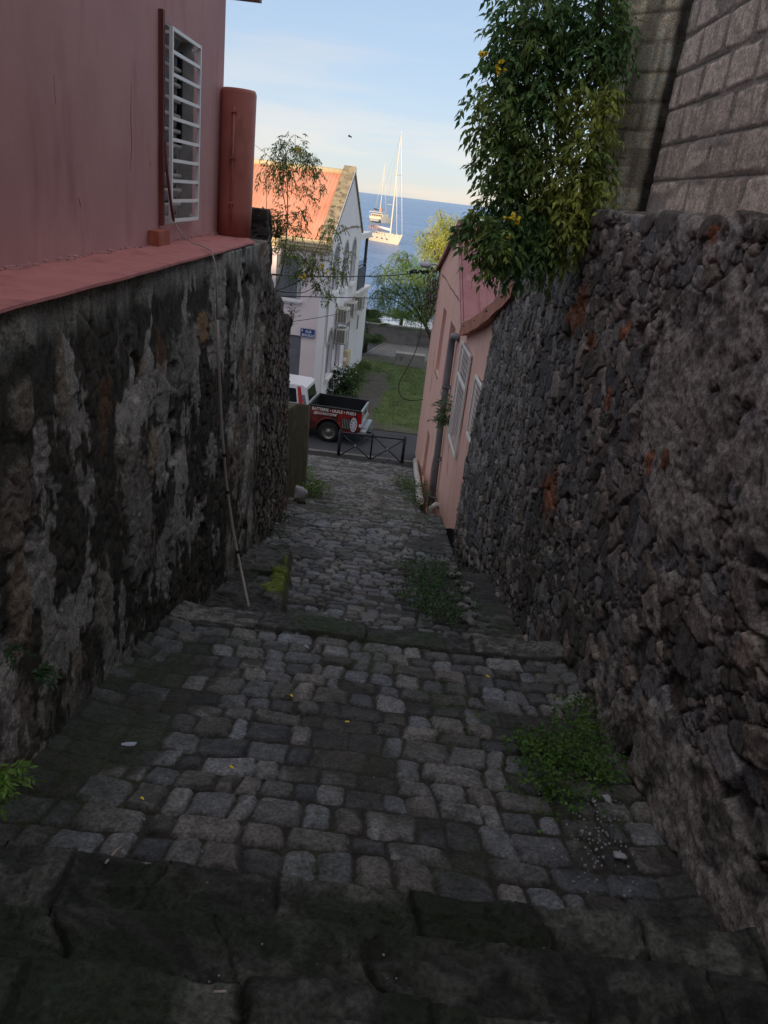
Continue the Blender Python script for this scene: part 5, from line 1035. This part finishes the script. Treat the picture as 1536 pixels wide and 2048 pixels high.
carpet('weed_patch','bright weeds at the left edge below the mossy wall near the white stone',[(618,975),(632,990),(640,985),(610,960),(605,945),(612,990)],420,.22,(.07,.14,.02),r=.14,L=.09,ll=.05,lw=.014,colb=(.14,.24,.04))
carpet('weed_patch','weeds between the pale long pipe and the cobbles on the right',[(800,970),(820,975),(812,978),(834,1000),(832,1015),(828,985)],380,.2,(.04,.09,.018),r=.16,L=.09,ll=.05,lw=.012,colb=(.08,.15,.03))
carpet('weed_patch','mossy weeds at the foot of the left wall below the ledge end',[(560,1040),(545,1060),(530,1070)],160,.10,(.02,.045,.012),r=.10,L=.06,ll=.03,lw=.011)
def fern(px,py,X,lab,s,col,n=14):
    p=atX(px,py,X); P=np.repeat(p[None],n,0)+RNG.normal(0,.008,(n,3)); D=unit(np.stack([np.abs(RNG.normal(.6,.3,n)),RNG.normal(-.1,.7,n),RNG.normal(.35,.5,n)],-1)); V,F,Cc=pinnate(P,D,s*RNG.uniform(.6,1.1,n),5,s*.34,s*.075,np.repeat(np.array([col]),n,0),droop=.5,fall=.1,jit=.12)
    o=empty('fern',tuple(p),0,lab,'fern'); npmesh('foliage',V-p,F,m_leaf,o,Cc,smooth=False); stems('stem',[([(-.03,0,-.01),D[i]*.03],.003,.002) for i in range(n)],m_stem,o)
fern(8,1545,-1.40,'bright green fern at the far left edge of the dark wall',.105,(.16,.28,.05),12)
fern(75,1345,-1.42,'small grey green fern on the dark wall above the bright one',.085,(.05,.11,.045))
fern(98,1590,-1.38,'tiny round leafed plant low on the dark left wall',.06,(.07,.14,.03),9)
fern(22,1300,-1.43,'small dim fern highest on the dark left wall',.06,(.03,.075,.03),8)
pw=onp(892,815,.15); tuft('pipe_plant','green drooping plant growing behind the grey drainpipe on the salmon wall','plant',pw+np.array([-.02,0,-.42]),.16,.62,60,(.05,.10,.03),.12,.017,3,.2,up=-.3)
# dry vine bundle below street lamp
p=atY(872,565,26.7); n=260; P=p+np.stack([RNG.normal(0,.20,n),RNG.normal(0,.2,n),RNG.normal(0,.42,n)],-1); D=np.stack([RNG.normal(0,.3,n),RNG.normal(0,.3,n),RNG.normal(-1,.3,n)],-1)
V,F,Cc=pinnate(P,D,RNG.uniform(.2,.4,n),1,.2,.012,np.repeat(np.array([[.11,.085,.05]]),n,0)); o=empty('dry_vine',tuple(p),0,'dry brown vine bundle hanging under the street lamp','vine'); npmesh('foliage',V-p,F,m_leaf,o,Cc,smooth=False)
# --- trees behind the salmon house
def tree(name,label,root,lb,n,cf,ll,lw,L,limbs,tw=150):
    root=np.array(root,float); st=[([root,(root+np.array(l[:3]))/2+np.array([.2,0,.5]),np.array(l[:3])],.10,.02) for l in lb]; hub=np.mean([l[:3] for l in lb],0)*.6+root*.4
    o=empty(name,tuple(root),0,label,'tree'); P,d,k=sample(lb,n,.45,.9); D=d+RNG.normal(0,.5,(n,3))+np.array([0,0,-.5]); V,F,Cc=pinnate(P,D,L*RNG.uniform(.7,1.3,n),4,ll,lw,cf(P,k),droop=.9,fall=1.0,jit=.2); npmesh('crown',V-root,F,m_leaf,o,Cc,smooth=False)
    b=MB(); b.tube([(0,0,-.1),tuple((hub-root)*.5+[.1,0,0]),tuple(hub-root)],[.16,.12,.09],8); b.build('trunk',m_bark,o)
    pa=[([hub-root,(hub+np.array(l[:3]))/2-root+[0,0,.2],np.array(l[:3])-root],.06,.02) for l in lb]+[([np.array(lb[k[i]][:3])-root,(P[i]+np.array(lb[k[i]][:3]))/2-root+[0,0,.1],P[i]-root],.018,.005) for i in RNG.choice(n,tw,replace=False)]
    stems('branch',pa,m_bark,o); return o
T1=[(800,522,39,22),(772,548,39,22),(825,555,39,34),(862,585,39,36),(795,590,39,34),(765,590,39,20),(835,615,39,30),(880,610,39,30),(855,545,39,30),(815,515,39,16)]
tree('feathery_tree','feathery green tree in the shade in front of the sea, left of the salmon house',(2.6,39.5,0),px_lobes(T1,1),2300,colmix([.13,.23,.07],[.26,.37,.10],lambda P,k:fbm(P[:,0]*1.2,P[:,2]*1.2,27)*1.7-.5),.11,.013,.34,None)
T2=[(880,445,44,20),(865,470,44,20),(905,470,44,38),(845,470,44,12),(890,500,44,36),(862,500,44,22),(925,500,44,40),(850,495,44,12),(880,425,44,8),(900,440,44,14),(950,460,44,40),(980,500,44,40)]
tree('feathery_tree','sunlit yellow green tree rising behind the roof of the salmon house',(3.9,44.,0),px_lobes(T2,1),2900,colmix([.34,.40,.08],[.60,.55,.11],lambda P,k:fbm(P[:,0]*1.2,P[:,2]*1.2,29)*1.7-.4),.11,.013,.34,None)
# --- fan palm and coconut palm
def fanleaf(b,c,d,size,nseg=22,open_=2.6):
    c=Vector(c);d=Vector(d).normalized(); s_=d.cross(Vector((0,0,1))).normalized() if abs(d.z)<.95 else Vector((1,0,0)); nrm=s_.cross(d)
    for i in range(nseg):
        a0=(i/nseg-.5)*open_;a1=((i+1)/nseg-.5)*open_;am=(a0+a1)/2; f=lambda a,r,z=0:c+(d*math.cos(a)+s_*math.sin(a))*r*size+nrm*z*size+Vector((0,0,-1))*(r**2.5)*size*.22
        b.add([c,f(a0,.62,-.01),f(am,.62,.03),f(am,1.0*random.uniform(.9,1.05),.0),f(a1,.62,-.01)],[(0,1,2),(1,3,2),(0,2,4),(2,3,4)])
fpr=np.array([-2.05,44.9,0]); fp=empty('fan_palm',tuple(fpr),0,'fan palm with stiff round fans behind the white building corner','palm')
b=MB(); b.tube([(0,0,-.05),(.05,0,.6),(.02,0,1.3)],[.14,.12,.11],8); b.build('trunk',m_bark,fp)
m_palm=leafmat('palm_leaf',(.05,.09,.03),(.085,.13,.04),.25,2); m_palm2=leafmat('coconut_leaf',(.11,.19,.05),(.17,.25,.07),.35,2)
hub=Vector((.02,0,1.35))
for i,(dx,dy,dz,s_,r_) in enumerate(((-.3,-.3,1.1,.9,.85),(.25,-.4,1.2,.7,.9),(.9,-.5,.55,.65,.85),(.9,-.3,-.25,.5,.75),(-.1,-.9,-.15,.5,.8),(.55,-.8,-.5,.55,.75),(-.9,-.2,.5,.6,.8),(.2,.8,.6,.6,.8),(-.7,-.6,-.2,.5,.8),(-.6,.5,1.2,.8,.85))):
    d=Vector((dx,dy,dz)).normalized(); c=hub+d*s_; b=MB(); b.tube([hub,hub.lerp(c,.5)+Vector((0,0,.05)),c],.014,5); fanleaf(b,c,d,r_*1.2); b.build('frond',m_palm,fp,fix=False)
cpr=np.array([-.15,51.6,-.45]); cp=empty('coconut_palm',tuple(cpr),0,'young coconut palm with arching fronds beyond the sea wall','palm')
b=MB(); b.tube([(0,0,-.3),(0,0,.8),(.03,0,1.55)],[.16,.13,.11],8); b.build('trunk',m_bark,cp)
for i in range(15):
    a=i*2.4; el=random.uniform(.25,1.35); Lf=random.uniform(1.5,2.3); d=Vector((math.cos(a)*math.cos(el),math.sin(a)*math.cos(el),math.sin(el))); pts=[]; 
    for k in range(13):
        t_=k/12; pts.append(Vector((.03,0,1.55))+d*Lf*t_+Vector((0,0,-1))*Lf*.42*t_**2.2)
    b=MB(); b.tube(pts,[.016-.001*k for k in range(13)],5)
    for k in range(2,13):
        for q in (0,.5):
            kk=min(k+q,12); i0=int(min(kk,11)); P=pts[i0].lerp(pts[i0+1],kk-i0); tg_=(pts[min(i0+1,12)]-pts[i0]).normalized(); s_=tg_.cross(Vector((0,0,1))); s_=s_.normalized() if s_.length>.01 else Vector((1,0,0))
            for sg_ in (-1,1):
                ll=.42*math.sin((kk/12)**.7*math.pi*.92+.15)+.08; e=P+(s_*sg_*.8+tg_*.55+Vector((0,0,-.35))).normalized()*ll; w=tg_*.018; b.add([P-w,P+w,P.lerp(e,.5)+w*1.2+Vector((0,0,.01)),e,P.lerp(e,.5)-w*1.2],[(0,1,2,3,4)])
    b.build('frond',m_palm2,cp,fix=False)
# --- bush by the white wall, with white flowers
bl_=px_lobes([(670,765,33.2,22),(690,760,33.4,24),(655,780,32.9,16),(705,745,34,16),(680,745,33.3,14),(700,775,33.6,20)],1); br0=np.array([bl_[0][0],33.3,0.])
plant('oleander_bush','dark leafy bush with a few white flowers against the white gable wall','bush',br0,bl_,420,2,.22,.13,.032,colmix([.022,.045,.018],[.07,.12,.03],lambda P,k:fbm(P[:,0]*2,P[:,2]*2,37)*1.6-.5),[([br0,np.array(l[:3])],.02,.01) for l in bl_],droop=.2,fall=.0,down=-.2,twigs=40)
wf_=flowers('flowers',[np.array(l[:3])-br0+[0,-.35,.1] for l in bl_[:4]],bpy.data.objects['oleander_bush'],r=.035,n=4,spread=.14); wf_.data.materials[0]=m_white
hb_=[(-1.9,37.5,.05),(-2.0,39,.05),(-1.75,40.5,.05),(-2.3,36,.05)]
for i,p in enumerate(hb_): tuft('grass_clump',['low green clump at the base of the white annex wall, nearest the bush','low green clump at the middle of the white gable base','low green clump nearest the far end of the white annex','small clump just behind the dark bush'][(0,1,2,3)[i]],'weeds',p,.45,.25,160,(.06,.11,.02),.12,.015,1,.16)
# ================================================================== LOOSE THINGS
def rock(name,pos,s,m,lab,cat,seed,group=None,sq=(1,1,.6)):
    bm=bmesh.new(); bmesh.ops.create_icosphere(bm,subdivisions=3,radius=1)
    for v in bm.verts:
        p=v.co.copy(); k=1+.62*(float(fbm(np.array([p.x*1.3+seed*7.1+p.z]),np.array([p.y*1.3-p.z*.8]),seed,4)[0])-.5)*2; 
        q=[math.copysign(abs(c)**.8,c) for c in p]; v.co=Vector((q[0]*sq[0],q[1]*sq[1],q[2]*sq[2]))*s*k
    me=bpy.data.meshes.new(name); bm.to_mesh(me); bm.free(); me.polygons.foreach_set('use_smooth',[True]*len(me.polygons)); me.materials.append(m); o=bpy.data.objects.new(name,me); o.location=pos; o.rotation_euler=(0,0,seed*1.3); link(o); return tag(o,lab,cat,group)
q=gpos(590,992,.05); rock('white_stone',q+np.array([-.02,.1,.02]),.20,m_chalk,'whitish rounded stone at the foot of the left wall near the bright weeds','stone',3,sq=(1,1.1,.75))
q=gpos(596,1004,.02); rock('dark_stone',q+np.array([0.02,0,0]),.11,m_soil,'dark stone just in front of the whitish stone','stone',5)
m_rub=mat('broken_rubble',(.30,.29,.29),(.16,.15,.15),rough=.95,scale=12,bump=1,bscale=60,bd=.02)
rub=[gpos(x,y,.04) for x,y in ((930,1180),(918,1150),(935,1200),(945,1230),(925,1215),(905,1140),(940,1170),(948,1210),(915,1165),(930,1235),(900,1150),(938,1245))]
for i,p in enumerate(rub): rock('rubble_stone',p+np.array([0,0,.0]),random.uniform(.035,.075),m_rub,'pale broken rubble stone lying below the kerb at the right wall','stone',10+i,'pale rubble stones at the right wall')
deb=[(1215,1598,.028,'bluish white chip lying next to the bright weed patch, upper one'),(1240,1712,.024,'pale stone chip near the right wall, the lower one'),(1188,1600,.014,'tiny pale chip just under the bright weed patch')]
for i,(x,y,s_,lab) in enumerate(deb): rock('stone_chip',gpos(x,y,.035),s_,m_chalk,lab,'stone chip',40+i,sq=(1.3,.8,.4))
b=MB(); 
for k in range(150):
    x=random.gauss(1195,38);y=random.gauss(1660,60); p=gpos(x,y,.03); s_=random.uniform(.0015,.0045); b.box((p[0]-s_,p[1]-s_,p[2]-s_),(p[0]+s_*1.5,p[1]+s_,p[2]+s_),Matrix.Identity(4))
for k in range(60):
    x=random.uniform(250,1150);y=random.uniform(1400,1980); p=gpos(x,y,.03); s_=random.uniform(.001,.003); b.box((p[0]-s_,p[1]-s_,p[2]-s_),(p[0]+s_*1.5,p[1]+s_,p[2]+s_))
tag(b.build('grit',m_chalk),'fine pale grit scattered over the foreground paving','grit',kind='stuff')
def flat(name,px,py,w,l,rot,m,lab,cat,group=None,dz=.035,cup=.004,off=None):
    p=gpos(px,py,dz); o=MB(); n=9; vs=[(0,0,cup)]; 
    for i in range(n): a=2*math.pi*i/n; k=random.uniform(.7,1.15); vs.append((math.cos(a)*l*k,math.sin(a)*w*k,random.uniform(0,cup)))
    vs+=[(x,y,z-.003) for x,y,z in vs]; fs=[(0,i,i%n+1) for i in range(1,n+1)]+[(n+1,n+1+i%n+1,n+1+i) for i in range(1,n+1)]+[(i,n+1+i,n+2+i%n,i%n+1) for i in range(1,n+1)]
    o.add(vs,fs); ob=o.build(name,m); ob.location=p; ob.rotation_euler=(0,0,rot); return tag(ob,lab,cat,group)
g_='fallen yellow petals on the cobbles'
for x,y,lab in ((583,1391,'fallen yellow petal left of centre on the upper cobbles'),(694,1443,'fallen yellow petal near the middle of the cobbles'),(464,1534,'fallen yellow petal beside the large left cobbles'),(284,1597,'curled yellow petal near the left wall'),(975,1352,'fallen yellow petal right of centre near the kerb'),(862,1468,'tiny yellow petal between cobbles right of the middle')): flat('petal',x,y,.008,.017,random.uniform(0,3),m_flower,lab,'petal',g_)
m_scrap=mat('pale_blue_scrap',(.42,.48,.58),(.35,.4,.5),rough=.6,scale=30,bump=0)
flat('paper_scrap',257,1489,.018,.045,.1,m_scrap,'pale blue scrap on the dark moss by the left wall','scrap',dz=.06,cup=.012)
flat('paper_scrap',613,1293,.014,.03,-.8,m_chalk,'small white scrap on the cobbles just in front of the kerb','scrap')
p=gpos(212,1725,.05);q=gpos(249,1690,.05); b=MB(); b.tube([p,(p+q)/2+np.array([0,0,.01]),q],[.005,.0065,.004],6); tag(b.build('twig',m_cond),'pale twig lying by the foot of the left wall','twig')
p=gpos(427,1984,.03);q=gpos(453,1983,.03); b=MB(); b.tube([p,q],.004,6); tag(b.build('straw',m_cond),'short pale straw on the dark step in the foreground','straw')
# ================================================================== LIGHT
SE,SA=R(13.5),R(12)   # sun elevation, azimuth (behind the camera, to the left)
w=bpy.data.worlds.new('World'); S.world=w; w.use_nodes=True; t=w.node_tree; L=t.links.new; bg=t.nodes['Background']
sky=N(t,'ShaderNodeTexSky',sky_type='NISHITA'); sky.sun_disc=False; sky.sun_elevation=SE; sky.sun_rotation=math.pi+SA; sky.altitude=10; sky.air_density=1.0; sky.dust_density=.15; sky.ozone_density=2.6
tc=N(t,'ShaderNodeTexCoord'); mp=N(t,'ShaderNodeMapping'); mp.inputs['Scale'].default_value=(1.6,1.6,13); L(tc.outputs['Generated'],mp.inputs[0]); n1=N(t,'ShaderNodeTexNoise',_Scale=1.7); n1.inputs['Detail'].default_value=8; n1.inputs['Roughness'].default_value=.55; L(mp.outputs[0],n1.inputs['Vector'])
rp=N(t,'ShaderNodeMapRange',interpolation_type='SMOOTHSTEP'); rp.inputs[1].default_value=.40; rp.inputs[2].default_value=.60; rp.inputs[4].default_value=.9; L(n1.outputs[0],rp.inputs[0])
hs_=N(t,'ShaderNodeHueSaturation'); hs_.inputs['Saturation'].default_value=1.2; hs_.inputs['Value'].default_value=1.; v1=N(t,'ShaderNodeVectorMath',operation='SCALE'); v1.inputs['Scale'].default_value=.1; L(sky.outputs[0],v1.inputs[0]); gm=N(t,'ShaderNodeGamma'); gm.inputs[1].default_value=.36; L(v1.outputs[0],gm.inputs[0]); v2=N(t,'ShaderNodeVectorMath',operation='SCALE'); v2.inputs['Scale'].default_value=4.3; L(gm.outputs[0],v2.inputs[0]); tn_=N(t,'ShaderNodeVectorMath',operation='MULTIPLY'); tn_.inputs[1].default_value=(.95,.99,1.12); L(v2.outputs[0],tn_.inputs[0]); L(tn_.outputs[0],hs_.inputs['Color'])
bw_=N(t,'ShaderNodeMix',data_type='RGBA',blend_type='MULTIPLY'); bw_.inputs[0].default_value=1; L(hs_.outputs[0],bw_.inputs[6]); bw_.inputs[7].default_value=(1.22,1.06,.96,1)
mx=N(t,'ShaderNodeMix',data_type='RGBA'); L(rp.outputs[0],mx.inputs[0]); L(hs_.outputs[0],mx.inputs[6]); L(bw_.outputs[2],mx.inputs[7]); sx_=N(t,'ShaderNodeSeparateXYZ'); L(tc.outputs['Generated'],sx_.inputs[0]); hz=N(t,'ShaderNodeMapRange',interpolation_type='SMOOTHSTEP'); hz.inputs[1].default_value=.42; hz.inputs[2].default_value=.80; hz.inputs[4].default_value=.85; L(sx_.outputs[2],hz.inputs[0])
mp2=N(t,'ShaderNodeMapping'); mp2.inputs['Scale'].default_value=(3,3,3); L(tc.outputs['Generated'],mp2.inputs[0]); n2_=N(t,'ShaderNodeTexNoise',_Scale=1.4); n2_.inputs['Detail'].default_value=7; L(mp2.outputs[0],n2_.inputs['Vector']); r2_=N(t,'ShaderNodeMapRange'); r2_.inputs[1].default_value=.3; r2_.inputs[2].default_value=.6; r2_.inputs[3].default_value=.5; L(n2_.outputs[0],r2_.inputs[0])
ml_=N(t,'ShaderNodeMath',operation='MULTIPLY'); L(hz.outputs[0],ml_.inputs[0]); L(r2_.outputs[0],ml_.inputs[1])
cl_=N(t,'ShaderNodeMix',data_type='RGBA'); L(ml_.outputs[0],cl_.inputs[0]); L(mx.outputs[2],cl_.inputs[6]); cl_.inputs[7].default_value=(5.6,5.35,5.1,1); L(cl_.outputs[2],bg.inputs[0]); bg.inputs[1].default_value=.12  # bright warm-white cloud added overhead, out of view, to lift and warm alley light
sd_=bpy.data.lights.new('sun','SUN'); sd_.energy=2.6; sd_.angle=R(.5); sd_.color=(1.,.78,.54); so=bpy.data.objects.new('sun',sd_); COL.objects.link(so)
dirn=Vector((-math.sin(SA)*math.cos(SE),-math.cos(SA)*math.cos(SE),math.sin(SE))); so.rotation_euler=(-dirn).to_track_quat('-Z','Y').to_euler(); so.location=(0,-10,30)
S.view_settings.view_transform='Standard'; S.view_settings.look='None'; S.view_settings.exposure=0.8; S.view_settings.gamma=1
S.cycles.use_denoising=True; S.cycles.max_bounces=6; S.cycles.diffuse_bounces=4; S.cycles.transparent_max_bounces=6
